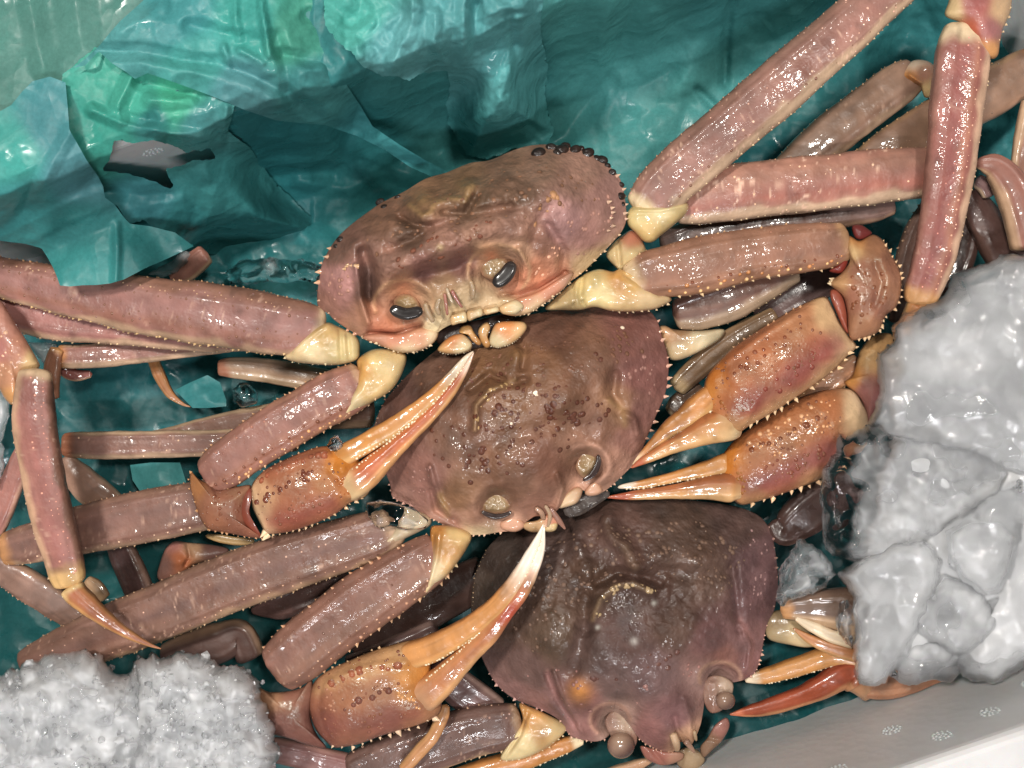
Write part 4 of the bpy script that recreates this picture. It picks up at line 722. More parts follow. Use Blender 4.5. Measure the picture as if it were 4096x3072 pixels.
plate("cheek_plate", c1, [(2000, 1232), (2060, 1196), (2150, 1166), (2240, 1112), (2296, 1088), (2272, 1136), (2232, 1174), (2172, 1218), (2120, 1252), (2060, 1264), (2010, 1254)], 182, 36, [(2030, 1235, (238, 212, 170)), (2100, 1200, (224, 158, 126)), (2200, 1150, (218, 152, 124)), (2130, 1240, (236, 206, 164)), (2270, 1110, (206, 160, 136))], mat=M_shell, spl=[([(2272, 1136), (2232, 1174), (2172, 1218), (2120, 1252), (2060, 1264)], 18, 13, 7, (236, 204, 164))])
plate("mouth_part", c1, [(1750, 1396), (1772, 1368), (1800, 1346), (1830, 1336), (1858, 1340), (1888, 1372), (1882, 1400), (1850, 1414), (1800, 1416), (1760, 1408)], 120, 34, [(1800, 1365, (216, 140, 84)), (1850, 1400, W0), (1770, 1395, (224, 180, 130))], spl=[([(1762, 1408), (1800, 1416), (1850, 1413), (1882, 1400)], 9, 9, 3, W0)])
plate("mouth_part", c1, [(1956, 1356), (1972, 1310), (1990, 1290), (2040, 1284), (2095, 1288), (2108, 1312), (2080, 1350), (2040, 1378), (1992, 1392), (1962, 1382)], 122, 34, [(2030, 1315, (222, 150, 94)), (1990, 1380, W0), (2080, 1330, (232, 196, 150))], spl=[([(1965, 1384), (1992, 1391), (2040, 1377), (2080, 1350)], 9, 9, 3, W0)])
plate("mouth_part", c1, [(1912, 1330), (1925, 1300), (1950, 1288), (1962, 1310), (1952, 1345), (1962, 1380), (1945, 1392), (1925, 1370)], 116, 28, [(1935, 1310, (226, 186, 136)), (1945, 1380, (212, 160, 104))])
plate("mouth_part", c1, [(1836, 1330), (1848, 1306), (1880, 1302), (1898, 1330), (1925, 1368), (1915, 1382), (1890, 1366), (1870, 1340)], 110, 26, [(1865, 1320, (224, 180, 124)), (1905, 1370, (206, 156, 104))])
blob("mouth", c1, [(1740, 1340), (1800, 1300), (1900, 1280), (2000, 1256), (2060, 1262), (2040, 1320), (1980, 1370), (1880, 1400), (1780, 1400)], z=70, top=20, bot=30, mat=M_shell, cp=[(1900, 1330, (52, 38, 34))], na=60, nr=14)  # dark solid stands in for the shade inside the mouth

def leg(crab, u, v, z, name="walking_leg"): return empty(name, u, v, z, crab)
SPL = lambda d=22, l=13: (.985, .05, .97, d, l, 6, SPC)
SPH = lambda d=24, l=10: (-.985, .05, .97, d, l, 5, (190, 142, 108))
TBD = lambda a, d=48, r=5: (a, .06, .94, d, r, (116, 78, 62))

# legs on the left of the picture
L = leg(c1, 1280, 1330, 60)
seg("merus", L, [(1300, 1330, 80, 80), (1235, 1316, 92, 105), (1150, 1306, 95, 118), (1000, 1282, 90, 126), (800, 1252, 80, 124), (600, 1225, 65, 117), (300, 1172, 40, 98), (60, 1122, 25, 86), (-120, 1090, 20, 80)], st((174, 122, 114), hi=(228, 198, 156), lo=(150, 104, 80), hi0=.72, hi1=.93, lo0=.5, lo1=.8, bands=((.0, .35, (178, 124, 124), .5), (-.55, .18, (172, 112, 92), .6)), spk=.35, c0=(214, 184, 144), l0=60),
    sp=[(-.985, .02, .98, 19, 15, 8, (224, 184, 130)), (.985, .05, .95, 18, 11, 6, (176, 128, 92)), (.5, .1, .9, 24, 7, 5, (186, 140, 112))], tb=[TBD(.25, 44), TBD(-.1, 52, 4.5), TBD(-.4, 46)], scatter=60, scr=4, ridges=((.42, .12, .06),), m=56)
blob("ischium", L, [(1136, 1430), (1160, 1398), (1200, 1352), (1260, 1305), (1310, 1290), (1345, 1302), (1425, 1345), (1440, 1400), (1425, 1440), (1345, 1460), (1250, 1456), (1180, 1448)], z=90, top=66, bot=60, mat=M_ivory, cp=[(1200, 1400, (230, 206, 166)), (1300, 1330, (206, 176, 126)), (1380, 1400, (226, 208, 160)), (1250, 1440, (236, 216, 180))], feats=[('l', [(1390, 1340), (1400, 1450)], 9, -14), ('l', [(1360, 1320), (1365, 1450)], 8, -12), ('l', [(1180, 1400), (1260, 1330), (1310, 1300)], 10, 10)], pw=3.6, qw=2.3, mot=.24, amp=4, na=110, spl=[([(1140, 1434), (1180, 1448), (1250, 1456), (1330, 1460)], 24, 11, 6, (236, 214, 170))])
blob("carpus", L, [(-60, 1180), (0, 1200), (30, 1240), (70, 1305), (112, 1372), (150, 1440), (158, 1468), (120, 1500), (78, 1530), (70, 1590), (50, 1620), (24, 1600), (0, 1560), (-60, 1440)], z=100, top=64, bot=60, cp=[(20, 1300, (186, 132, 116)), (60, 1400, (196, 138, 116)), (20, 1500, (206, 150, 118)), (50, 1600, (226, 168, 110)), (140, 1450, (222, 190, 140)), (0, 1400, (184, 124, 118))], c=(30, 1400), na=110, tub=[(spots([(0, 1250), (100, 1400), (60, 1500), (0, 1500)], 20, 5), 0, 5, (206, 160, 130))])
seg("propodus", L, [(142, 1472, 150, 62), (136, 1560, 160, 76), (140, 1700, 160, 86), (163, 1850, 155, 83), (203, 2050, 150, 83), (245, 2200, 145, 78), (270, 2300, 140, 71), (286, 2350, 138, 58)], st((178, 116, 108), hi=(120, 88, 70), lo=(232, 196, 152), hi0=.66, hi1=.9, lo0=.42, lo1=.75, bands=((-.1, .3, (176, 108, 106), .6),), c1=(226, 178, 104), l1=110, c0=(222, 184, 140), l0=60, spk=.3), sp=[(.985, .05, .97, 34, 9, 6, (226, 190, 150))], tb=[(-.1, .05, .9, 34, 4, (200, 140, 120)), (-.45, .05, .95, 30, 4, (188, 128, 112))], ridges=((-.35, .1, .05), (.05, .1, .05)), cap1=.4)
seg("dactyl", L, [(282, 2340, 135, 50), (305, 2375, 132, 48), (345, 2412, 128, 42), (410, 2466, 118, 32), (500, 2528, 105, 20), (590, 2575, 95, 9), (646, 2596, 90, 2)], st((196, 122, 70), lo=(226, 172, 88), hi=(206, 148, 76), lo0=.3, lo1=.7, bands=((-.1, .3, (178, 98, 62), .7),), c0=(228, 190, 122), l0=45, under=(220, 170, 100)), mat=M_smooth, step=5, flat=.8, ridges=((.2, .12, .08), (-.4, .12, .06)))
L = leg(c1, 950, 1345, -60)
seg("merus", L, [(1000, 1350, -40, 55), (800, 1338, -50, 70), (500, 1305, -62, 78), (250, 1275, -70, 88), (30, 1235, -75, 85), (-80, 1220, -75, 80)], st((180, 122, 118), hi=(232, 204, 164), hi0=.62, hi1=.85, lo=(168, 112, 106), bands=((0, .3, (186, 128, 130), .5),), spk=.3), sp=[(-.985, .05, .97, 24, 11, 6, (232, 200, 156))], scatter=30, scr=4)
seg("carpus", L, [(232, 1390, -120, 26), (215, 1440, -118, 32), (205, 1520, -112, 34), (215, 1600, -118, 22)], st((184, 126, 96), lo=(206, 160, 110), c0=(206, 146, 80), l0=40), m=30)
L = leg(c1, 900, 1380, -150)
seg("merus", L, [(930, 1375, -150, 34), (650, 1398, -155, 44), (400, 1422, -150, 50), (260, 1426, -148, 48), (222, 1424, -146, 34)], st((172, 120, 112), hi=(230, 206, 168), hi0=.3, hi1=.7, c1=(206, 136, 74), l1=70, spk=.2), scatter=16, scr=4)
seg("propodus", L, [(240, 1470, -200, 26), (300, 1500, -220, 26), (370, 1496, -230, 14)], st((150, 72, 62)), m=24)
seg("dactyl", L, [(610, 1430, -330, 24), (640, 1505, -330, 24), (680, 1575, -335, 17), (730, 1615, -340, 7), (764, 1628, -345, 2)], S_orange, mat=M_smooth, step=5, flat=.8)
seg("carpus", L, [(690, 1130, -260, 30), (745, 1085, -250, 44), (790, 1045, -240, 46), (830, 1010, -230, 40)], st((178, 118, 104), lo=(222, 196, 156)))

def finger(name, par, pts, S, teeth=None, teeth_c=(244, 230, 198), rid=((.1, .12, .07),), **k):
    pts = [tuple(p) for p in pts]; rev = pts[0][3] < pts[-1][3]; q = pts[::-1] if rev else pts
    d = np.array(q[0][:2]) - np.array(q[1][:2]); d = d / np.linalg.norm(d) * 42; q = [(q[0][0] + d[0], q[0][1] + d[1], q[0][2] - 40, q[0][3] * .75)] + q
    pts = q[::-1] if rev else q
    return seg(name, par, pts, S, mat=M_smooth, step=5, flat=.85, m=40, tone=(.84, .67, .50), sp=([(teeth, .14, .93, 15, 9, 7, teeth_c)] if teeth is not None else []), ridges=rid, cap0=.5, cap1=1, **k)
# left claw of the topmost crab
K = empty("claw", 1500, 1500, 60, c1)
blob("ischium", K, [(1428, 1440), (1460, 1412), (1500, 1396), (1560, 1396), (1622, 1418), (1614, 1480), (1570, 1556), (1505, 1600), (1432, 1640), (1366, 1680), (1352, 1668), (1372, 1625), (1415, 1545), (1430, 1480)], z=80, top=64, bot=60, mat=M_ivory, cp=[(1450, 1480, (214, 164, 100)), (1520, 1450, (228, 204, 152)), (1500, 1550, (222, 192, 142)), (1400, 1640, (236, 218, 180)), (1590, 1440, (222, 196, 150))], feats=[('l', [(1440, 1460), (1420, 1550), (1385, 1630)], 7, -14)], pw=3.6, qw=2.3, mot=.24, amp=4, na=110, spl=[([(1360, 1680), (1432, 1640), (1505, 1600), (1560, 1565)], 26, 14, 7, (226, 180, 134))])
seg("merus", K, [(1470, 1520, 70, 80), (1400, 1556, 82, 98), (1330, 1590, 90, 104), (1240, 1640, 92, 102), (1100, 1722, 92, 102), (980, 1802, 88, 98), (880, 1874, 84, 92), (815, 1915, 80, 64)], st((170, 116, 102), lo=(178, 126, 100), hi=(206, 150, 112), lo0=.8, lo1=1, hi0=.82, hi1=1, bands=((.1, .4, (172, 118, 112), .5), (-.6, .2, (176, 112, 84), .5)), spk=.3, c0=(196, 150, 112), l0=60),
    sp=[(.985, .04, .97, 26, 18, 7, (206, 152, 112)), (-.985, .05, .97, 30, 18, 8, (226, 176, 132)), (-.8, .1, .95, 50, 10, 7, (190, 140, 104))], tb=[(-.45, .1, .97, 34, 6, (112, 66, 48)), (.4, .08, .95, 34, 5, (150, 100, 84)), (-.7, .1, .97, 44, 7, (206, 150, 100))], scatter=50, scr=4.5, m=56)
blob("carpus", K, [(762, 1886), (790, 1912), (832, 1936), (872, 1960), (950, 1946), (1004, 1942), (988, 1990), (982, 2060), (1005, 2128), (1052, 2152), (1000, 2150), (950, 2140), (895, 2130), (832, 2116), (795, 2062), (775, 2000), (760, 1944)], z=95, top=62, bot=60, mat=M_claw, cp=[(790, 1950, (196, 142, 96)), (850, 1980, (176, 126, 104)), (920, 2040, (168, 116, 98)), (860, 2090, (178, 126, 100)), (980, 2120, (170, 118, 98)), (960, 1960, (184, 140, 114))], c=(885, 2040), na=130,
     spl=[([(762, 1890), (758, 1940), (775, 2000), (800, 2070), (835, 2116)], 26, 13, 7, (206, 146, 96)), ([(840, 2118), (900, 2131), (960, 2142), (1045, 2152)], 20, 13, 7, (206, 146, 104))], tub=[(spots([(800, 1960), (960, 1970), (960, 2110), (840, 2090)], 26, 4), 0, 5.5, (120, 70, 50))])
blob("joint_skin", K, [(990, 1950), (1012, 1965), (1000, 2040), (1020, 2110), (1050, 2150), (1000, 2135), (965, 2070), (962, 2000)], z=110, top=30, bot=30, mat=M_smooth, cp=[(1000, 2040, (140, 74, 58))], na=50, nr=12)
PO1 = [(1003, 1980), (1012, 1930), (1060, 1880), (1130, 1842), (1200, 1812), (1270, 1788), (1340, 1782), (1400, 1782), (1436, 1806), (1440, 1850), (1478, 1920), (1482, 1958), (1455, 1992), (1400, 2012), (1340, 2058), (1270, 2090), (1180, 2122), (1100, 2136), (1065, 2132), (1040, 2092), (1012, 2035)]
blob("palm", K, PO1, z=115, top=84, bot=70, mat=M_claw, pw=2.6, cp=[(1030, 1960, (226, 188, 150)), (1100, 1900, (188, 126, 96)), (1200, 1990, (190, 124, 94)), (1150, 2080, (186, 120, 94)), (1250, 1850, (196, 132, 98)), (1320, 1930, (198, 136, 92)), (1350, 1870, (226, 150, 66)), (1400, 1940, (212, 146, 96)), (1300, 2050, (206, 140, 110)), (1420, 1800, (214, 152, 78)), (1045, 2100, (230, 196, 160)), (1450, 1960, (226, 190, 142))], c=(1240, 1960), na=150, nr=34,
     feats=[('l', [(1010, 1950), (1022, 2030), (1060, 2120)], 12, 12), ('l', [(1340, 1800), (1330, 1880), (1390, 1960)], 22, -10), ('g', 1365, 1880, 24, 14), ('l', [(1090, 1880), (1200, 1838), (1310, 1812)], 14, 12)], cf=[('l', [(1090, 2085), (1200, 2065), (1320, 2010)], 36, (166, 96, 88), .7), ('l', [(1005, 1950), (1016, 2030), (1050, 2110)], 12, (236, 208, 168), .8), ('l', [(1085, 1880), (1200, 1836), (1310, 1812)], 18, (166, 98, 76), .4)],
     spl=[([(1068, 2134), (1100, 2136), (1180, 2122), (1270, 2090), (1340, 2058), (1400, 2014), (1450, 1992)], 24, 20, 9, (232, 190, 146)), ([(1066, 2138), (1070, 2140)], 40, 42, 14, (240, 208, 168)), ([(1060, 1882), (1130, 1844), (1200, 1814), (1270, 1790)], 22, 9, 6, (214, 166, 128))],
     tub=[(spots([(p[0] * .86 + .14 * PO1[0][0], p[1] * .86 + .14 * PO1[10][1]) for p in PO1], 70, 61), 0, 4.6, (122, 74, 54)), ([(1035, 2010), (1090, 1975), (1160, 1932), (1230, 1902)], 22, 8.5, (104, 52, 36)), ([(1050, 1915), (1120, 1880), (1200, 1845), (1295, 1815)], 25, 11, (142, 78, 54)), (spots([(1200, 1880), (1260, 1880), (1260, 1940), (1220, 1940)], 7, 2), 0, 9, (104, 52, 36)), (spots([(1060, 2050), (1320, 1960), (1330, 2040), (1100, 2110)], 16, 3), 0, 5.5, (140, 80, 62)), (spots([(1330, 1890), (1390, 1920), (1400, 1980), (1350, 1990)], 14, 5), 0, 5, (150, 84, 40))])
S_fing = st((216, 156, 78), lo=(232, 200, 146), hi=(206, 142, 62), lo0=.1, lo1=.6, c1=(240, 226, 206), l1=190, c0=(214, 146, 66), l0=60, under=(222, 176, 110), mot=.2)
S_fin2 = st((208, 120, 64), lo=(232, 196, 140), hi=(196, 124, 72), lo0=.25, lo1=.6, bands=((-.25, .25, (196, 88, 50), .6),), c1=(238, 206, 190), l1=130, c0=(228, 196, 146), l0=130, under=(226, 190, 140), mot=.18)
finger("fixed_finger", K, [(1385, 1815, 150, 44), (1450, 1780, 155, 42), (1560, 1716, 165, 40), (1650, 1652, 172, 35), (1730, 1586, 178, 28), (1805, 1505, 182, 19), (1862, 1435, 184, 11), (1894, 1404, 184, 2)], S_fing, teeth=.75)
finger("movable_finger", K, [(1420, 1935, 140, 58), (1480, 1885, 150, 54), (1570, 1800, 160, 40), (1655, 1722, 168, 31), (1735, 1645, 174, 28), (1805, 1562, 178, 24), (1860, 1478, 180, 13), (1896, 1408, 182, 2)], S_fin2, teeth=-.8, rid=((-.3, .14, .08), (.3, .12, -.04)))
# right claw
K = empty("claw", 2400, 1150, 60, c1)
blob("ischium", K, [(2180, 1235), (2230, 1180), (2290, 1130), (2350, 1090), (2400, 1076), (2450, 1086), (2482, 1076), (2540, 1096), (2600, 1130), (2682, 1188), (2672, 1212), (2620, 1236), (2550, 1246), (2450, 1244), (2380, 1228), (2320, 1240), (2250, 1240)], z=105, top=62, bot=70, mat=M_ivory, cp=[(2350, 1150, (226, 206, 152)), (2420, 1180, (234, 216, 166)), (2520, 1130, (226, 188, 130)), (2600, 1180, (232, 204, 164)), (2480, 1230, (226, 196, 150)), (2250, 1200, (206, 182, 140)), (2480, 1140, (206, 150, 84))], c=(2430, 1165), pw=3.6, qw=2.3, mot=.24, amp=4, na=130,
     feats=[('l', [(2330, 1110), (2320, 1180), (2340, 1235)], 10, -24), ('l', [(2290, 1140), (2290, 1235)], 9, -20), ('l', [(2500, 1098), (2560, 1140), (2640, 1180)], 7, -14), ('g', 2380, 1110, 26, 16)], spl=[([(2450, 1245), (2550, 1247), (2620, 1237), (2676, 1212)], 24, 14, 7, (230, 196, 156))])
seg("merus", K, [(2500, 1130, 100, 60), (2560, 1110, 112, 84), (2600, 1098, 116, 96), (2680, 1084, 120, 104), (2800, 1062, 120, 112), (3000, 1020, 116, 106), (3200, 994, 110, 98), (3320, 980, 106, 88), (3400, 955, 104, 70)], st((172, 122, 96), lo=(196, 142, 104), hi=(170, 120, 92), lo0=.72, lo1=.95, bands=((.15, .35, (176, 118, 98), .4), (.55, .18, (196, 140, 112), .6)), spk=.25, c0=(222, 190, 140), l0=90, c1=(190, 140, 92), l1=70),
    sp=[(.985, .1, .97, 52, 26, 10, (236, 200, 152)), (-.985, .04, .9, 44, 14, 7, (206, 160, 116))], tb=[(.62, .2, .98, 52, 9, (176, 116, 70)), (.42, .2, .98, 58, 7, (112, 62, 42)), (.8, .25, .98, 46, 8, (214, 166, 112)), (-.7, .05, .9, 44, 5, (130, 86, 66))], scatter=40, scr=4, m=56)
for out, cc in (([(3408, 905), (3440, 898), (3470, 915), (3488, 935), (3450, 958), (3420, 950)], (112, 48, 46)), ([(3316, 1082), (3350, 1060), (3385, 1030), (3392, 1050), (3372, 1090), (3336, 1092)], (130, 52, 44)), ([(3322, 1160), (3350, 1158), (3375, 1195), (3388, 1250), (3392, 1310), (3396, 1340), (3370, 1310), (3340, 1240), (3322, 1195)], (156, 84, 66))):
    blob("joint_skin", K, out, z=110, top=26, bot=30, mat=M_smooth, cp=[(out[0][0], out[0][1], cc)], na=48, nr=12)
blob("carpus", K, [(3388, 985), (3396, 945), (3412, 950), (3440, 962), (3490, 938), (3532, 960), (3562, 1010), (3590, 1058), (3606, 1110), (3602, 1180), (3582, 1232), (3545, 1262), (3512, 1328), (3455, 1352), (3408, 1362), (3392, 1332), (3388, 1250), (3368, 1182), (3318, 1134), (3366, 1092), (3398, 1042)], z=115, top=78, bot=70, mat=M_claw, c=(3480, 1150), pw=2.4,
     cp=[(3400, 1000, (232, 206, 156)), (3420, 960, (206, 148, 90)), (3500, 980, (176, 132, 102)), (3450, 1080, (172, 126, 106)), (3550, 1050, (176, 130, 106)), (3560, 1150, (190, 144, 118)), (3480, 1200, (170, 122, 104)), (3430, 1180, (180, 130, 110)), (3450, 1320, (190, 144, 114)), (3340, 1140, (222, 180, 134))], na=150, nr=32, feats=[('l', [(3530, 1030), (3560, 1120), (3540, 1210), (3480, 1290)], 22, 14), ('l', [(3500, 1060), (3525, 1130), (3500, 1220)], 14, -10)],
     spl=[([(3532, 962), (3566, 1012), (3592, 1060), (3607, 1112), (3603, 1180), (3583, 1234)], 22, 18, 8, (226, 184, 140)), ([(3545, 1264), (3514, 1330), (3456, 1354), (3410, 1364)], 20, 20, 9, (232, 192, 148)), ([(3322, 1132), (3330, 1120)], 14, 22, 9, (236, 206, 164))], tub=[(spots([(3400, 1050), (3560, 1080), (3540, 1220), (3420, 1310), (3400, 1150)], 34, 4), 0, 6.5, (122, 72, 48))])
PO2 = [(2818, 1565), (2830, 1502), (2880, 1440), (2932, 1390), (3030, 1322), (3110, 1272), (3200, 1222), (3296, 1186), (3330, 1230), (3356, 1286), (3396, 1346), (3426, 1386), (3386, 1428), (3340, 1475), (3290, 1516), (3215, 1570), (3100, 1645), (3000, 1702), (2946, 1736), (2892, 1726), (2846, 1668)]
blob("palm", K, PO2, z=120, top=96, bot=80, mat=M_claw, pw=2.6, cp=[(2860, 1520, (206, 130, 60)), (2900, 1600, (206, 140, 96)), (2960, 1500, (196, 126, 88)), (3100, 1400, (196, 132, 96)), (3000, 1600, (190, 124, 94)), (3200, 1480, (190, 122, 94)), (3280, 1400, (192, 126, 98)), (3200, 1280, (206, 150, 112)), (3320, 1260, (238, 206, 160)), (3380, 1380, (238, 210, 168)), (3300, 1490, (232, 190, 146)), (3100, 1620, (228, 180, 132)), (2950, 1700, (226, 184, 132)), (2830, 1570, (216, 150, 78))], c=(3110, 1470), na=160, nr=36,
     feats=[('l', [(2900, 1450), (3050, 1340), (3200, 1250)], 14, 10), ('l', [(2850, 1650), (2900, 1560), (2890, 1480)], 26, -8)], cf=[('l', [(2960, 1640), (3100, 1555), (3250, 1450), (3345, 1375)], 58, (160, 92, 94), .75), ('l', [(3310, 1200), (3345, 1280), (3410, 1380)], 18, (240, 212, 170), .8), ('l', [(3390, 1425), (3290, 1510), (3215, 1566), (3100, 1640), (3000, 1698)], 20, (236, 198, 152), .7)],
     spl=[([(3424, 1388), (3388, 1430), (3342, 1477), (3292, 1518), (3217, 1572), (3102, 1647), (3002, 1704)], 32, 30, 11, (236, 196, 150)), ([(2930, 1392), (3030, 1324), (3110, 1274), (3200, 1224)], 26, 12, 7, (206, 150, 110))],
     tub=[(spots([(p[0] * .86 + .14 * PO2[0][0], p[1] * .86 + .14 * PO2[10][1]) for p in PO2], 70, 62), 0, 4.6, (122, 74, 54)), ([(2960, 1460), (3050, 1400), (3110, 1370), (3200, 1310)], 32, 9.5, (118, 62, 40)), ([(2910, 1520), (2990, 1470), (3060, 1440), (3140, 1380)], 36, 8, (120, 66, 44)), (spots([(2960, 1600), (3290, 1370), (3300, 1440), (3050, 1620)], 16, 3), 0, 8, (128, 62, 50)), (spots([(2840, 1600), (2880, 1580), (2930, 1680), (2880, 1700)], 22, 5), 0, 5.5, (140, 84, 44))])
finger("fixed_finger", K, [(2870, 1560, 120, 40), (2810, 1612, 115, 50), (2740, 1672, 108, 46), (2680, 1716, 102, 36), (2620, 1770, 96, 22), (2560, 1830, 92, 12), (2530, 1862, 90, 4)], st((206, 146, 74), hi=(232, 200, 140), lo=(190, 128, 58), hi0=.2, hi1=.7, c1=(232, 206, 170), l1=80, under=(216, 170, 104), mot=.3), teeth=-.85)
finger("movable_finger", K, [(2905, 1710, 128, 56), (2850, 1712, 130, 62), (2780, 1742, 126, 48), (2700, 1778, 120, 34), (2620, 1818, 112, 23), (2560, 1850, 106, 13), (2524, 1872, 104, 3)], st((214, 160, 100), hi=(232, 198, 146), lo=(184, 106, 56), hi0=-.1, hi1=.4, lo0=.35, lo1=.7, c0=(230, 200, 152), l0=110, c1=(196, 96, 56), l1=90, under=(222, 180, 126)), rid=((.35, .14, .08),))
# legs on the right of the picture
L = leg(c1, 2560, 900, 60)
blob("ischium", L, [(2505, 860), (2530, 826), (2580, 822), (2660, 815), (2730, 806), (2756, 822), (2742, 858), (2690, 905), (2640, 945), (2610, 968), (2576, 966), (2540, 930), (2512, 900)], z=110, top=66, bot=60, mat=M_ivory, cp=[(2560, 860, (232, 214, 160)), (2660, 840, (236, 222, 180)), (2600, 930, (222, 192, 136)), (2700, 880, (230, 204, 152))], feats=[('l', [(2540, 840), (2640, 842), (2740, 822)], 8, 10)], pw=3.6, qw=2.3, mot=.24, amp=4, na=90)
seg("merus", L, [(2565, 862, 112, 82), (2622, 790, 124, 104), (2685, 718, 135, 108), (2805, 612, 145, 111), (2940, 498, 155, 112), (3075, 385, 165, 113), (3220, 258, 175, 110), (3360, 135, 185, 106), (3520, -10, 190, 102), (3650, -130, 190, 98)], st((174, 126, 114), lo=(230, 206, 168), hi=(160, 120, 102), lo0=.52, lo1=.7, hi0=.6, hi1=.95, bands=((.05, .35, (174, 116, 108), .6), (-.5, .25, (166, 118, 106), .5)), spk=.6, c0=(230, 204, 156), l0=70), sp=[(.985, .06, .98, 30, 9, 6, (236, 206, 162)), (-.985, .04, .98, 24, 9, 5, (176, 126, 98))], tb=[(.5, .1, .9, 90, 5, (120, 82, 66)), (.3, .1, .95, 60, 5, (226, 180, 156))], scatter=70, scr=4, scc=(206, 160, 140), m=56)
blob("carpus", L, [(3795, -90), (4060, -90), (4048, 0), (4042, 50), (4014, 112), (4000, 170), (3992, 220), (3966, 236), (3930, 212), (3886, 150), (3850, 96), (3792, 72), (3778, 52), (3795, 0)], z=185, top=70, bot=70, cp=[(3900, 20, (184, 112, 108)), (4020, 50, (226, 190, 150)), (3960, 120, (188, 126, 126)), (3800, 40, (232, 204, 156)), (3960, 205, (228, 168, 110)), (3880, 130, (196, 106, 80))], c=(3920, 30), na=100, spl=[([(4046, 0), (4040, 50), (4014, 112), (4002, 165)], 28, 10, 6, (230, 196, 152))])
seg("propodus", L, [(3868, 92, 185, 78), (3856, 170, 185, 100), (3846, 260, 182, 108), (3828, 400, 175, 107), (3814, 550, 165, 99), (3796, 700, 155, 95), (3772, 850, 145, 90), (3744, 1000, 132, 84), (3708, 1115, 118, 77), (3682, 1190, 108, 68), (3672, 1228, 104, 46)], st((182, 112, 104), hi=(236, 208, 170), lo=(186, 134, 120), hi0=.48, hi1=.72, lo0=.7, lo1=.95, bands=((.15, .28, (170, 92, 92), .75), (-.3, .16, (214, 150, 112), .45)), c0=(234, 206, 162), l0=110, c1=(214, 152, 84), l1=90, spk=.25), sp=[(-.985, .08, .95, 26, 8, 5, (232, 200, 158))], tb=[(-.3, .06, .95, 26, 4, (214, 156, 130)), (0.05, .06, .95, 40, 4, (196, 130, 116))], ridges=((-.35, .12, .06), (.5, .12, .04)), m=52)
seg("dactyl", L, [(3676, 1215, 96, 46), (3655, 1250, 85, 40), (3630, 1290, 70, 30), (3600, 1340, 55, 18)], S_orange, mat=M_smooth, flat=.8)
L = leg(c1, 2480, 1010, 40)
blob("coxa", L, [(2424, 1020), (2450, 975), (2490, 940), (2530, 920), (2566, 955), (2586, 1010), (2572, 1042), (2530, 1064), (2482, 1082), (2456, 1062)], z=70, top=60, bot=60, mat=M_ivory, cp=[(2530, 960, (196, 130, 108)), (2540, 1020, (224, 206, 162)), (2460, 1010, (222, 200, 156))], feats=[('g', 2530, 1015, 26, 20), ('l', [(2470, 970), (2480, 1060)], 10, -18)], na=80)
seg("merus", L, [(2690, 845, 40, 52), (2780, 815, 42, 88), (2900, 778, 44, 108), (3050, 755, 42, 112), (3300, 730, 36, 112), (3550, 702, 28, 106), (3720, 688, 22, 99), (3800, 680, 20, 90)], st((186, 128, 112), lo=(238, 216, 180), hi=(180, 132, 110), lo0=.6, lo1=.76, bands=((.35, .2, (190, 108, 94), .75), (.05, .2, (186, 124, 116), .5), (-.5, .3, (188, 138, 116), .5)), spk=.85), sp=[(.985, .05, .97, 34, 9, 6, (238, 212, 172)), (-.985, .04, .97, 26, 7, 5, (190, 144, 112))], scatter=60, scr=4.5, scc=(222, 176, 146), ridges=((.12, .12, .05),), m=56)

# ======================= second crab
c2 = empty("snow_crab", 2080, 1680, -300); tag(c2, "middle brown crab with dark speckles, its back half under the topmost crab", "crab", "snow crabs heaped in the box")
OUT2 = [(1560, 1935, 0), (1524, 1850, 10), (1490, 1745, 10), (1530, 1622, 10), (1610, 1520, 5), (1720, 1420, 0), (1850, 1330, -10), (2100, 1262, -20), (2400, 1220, -20), (2560, 1228, -10), (2620, 1268, 0), (2650, 1350, 5), (2674, 1440, 10), (2668, 1540, 10), (2650, 1604, 10), (2612, 1690, 10), (2572, 1790, 10), (2540, 1850, 10), (2490, 1902, 12), (2428, 1958, 15), (2376, 1982, 20), (2345, 1966, 25), (2300, 1956, 30), (2262, 1992, 40), (2230, 2040, 40), (2190, 2066, 40), (2140, 2066, 40), (2095, 2096, 30), (2060, 2122, 25), (2000, 2128, 20), (1940, 2138, 15), (1870, 2138, 10), (1800, 2112, 5), (1740, 2082, 0), (1680, 2050, 0), (1640, 2022, 0), (1572, 1990, 0)]
ZP2 = OUT2[::2] + [(1700, 1700, 130), (1900, 1550, 170), (2150, 1450, 180), (2400, 1400, 150), (2080, 1650, 215), (2280, 1640, 205), (2450, 1600, 150), (2550, 1500, 90), (2580, 1650, 70), (1900, 1750, 200), (1800, 1900, 160), (2000, 1880, 195), (2180, 1800, 205), (2340, 1760, 165), (2430, 1780, 130), (2450, 1870, 80), (2340, 1850, 120), (2130, 1960, 150), (1985, 2010, 110), (1850, 2020, 100), (1680, 1930, 80), (1620, 1900, 60), (2200, 1980, 110), (1600, 1750, 70)]
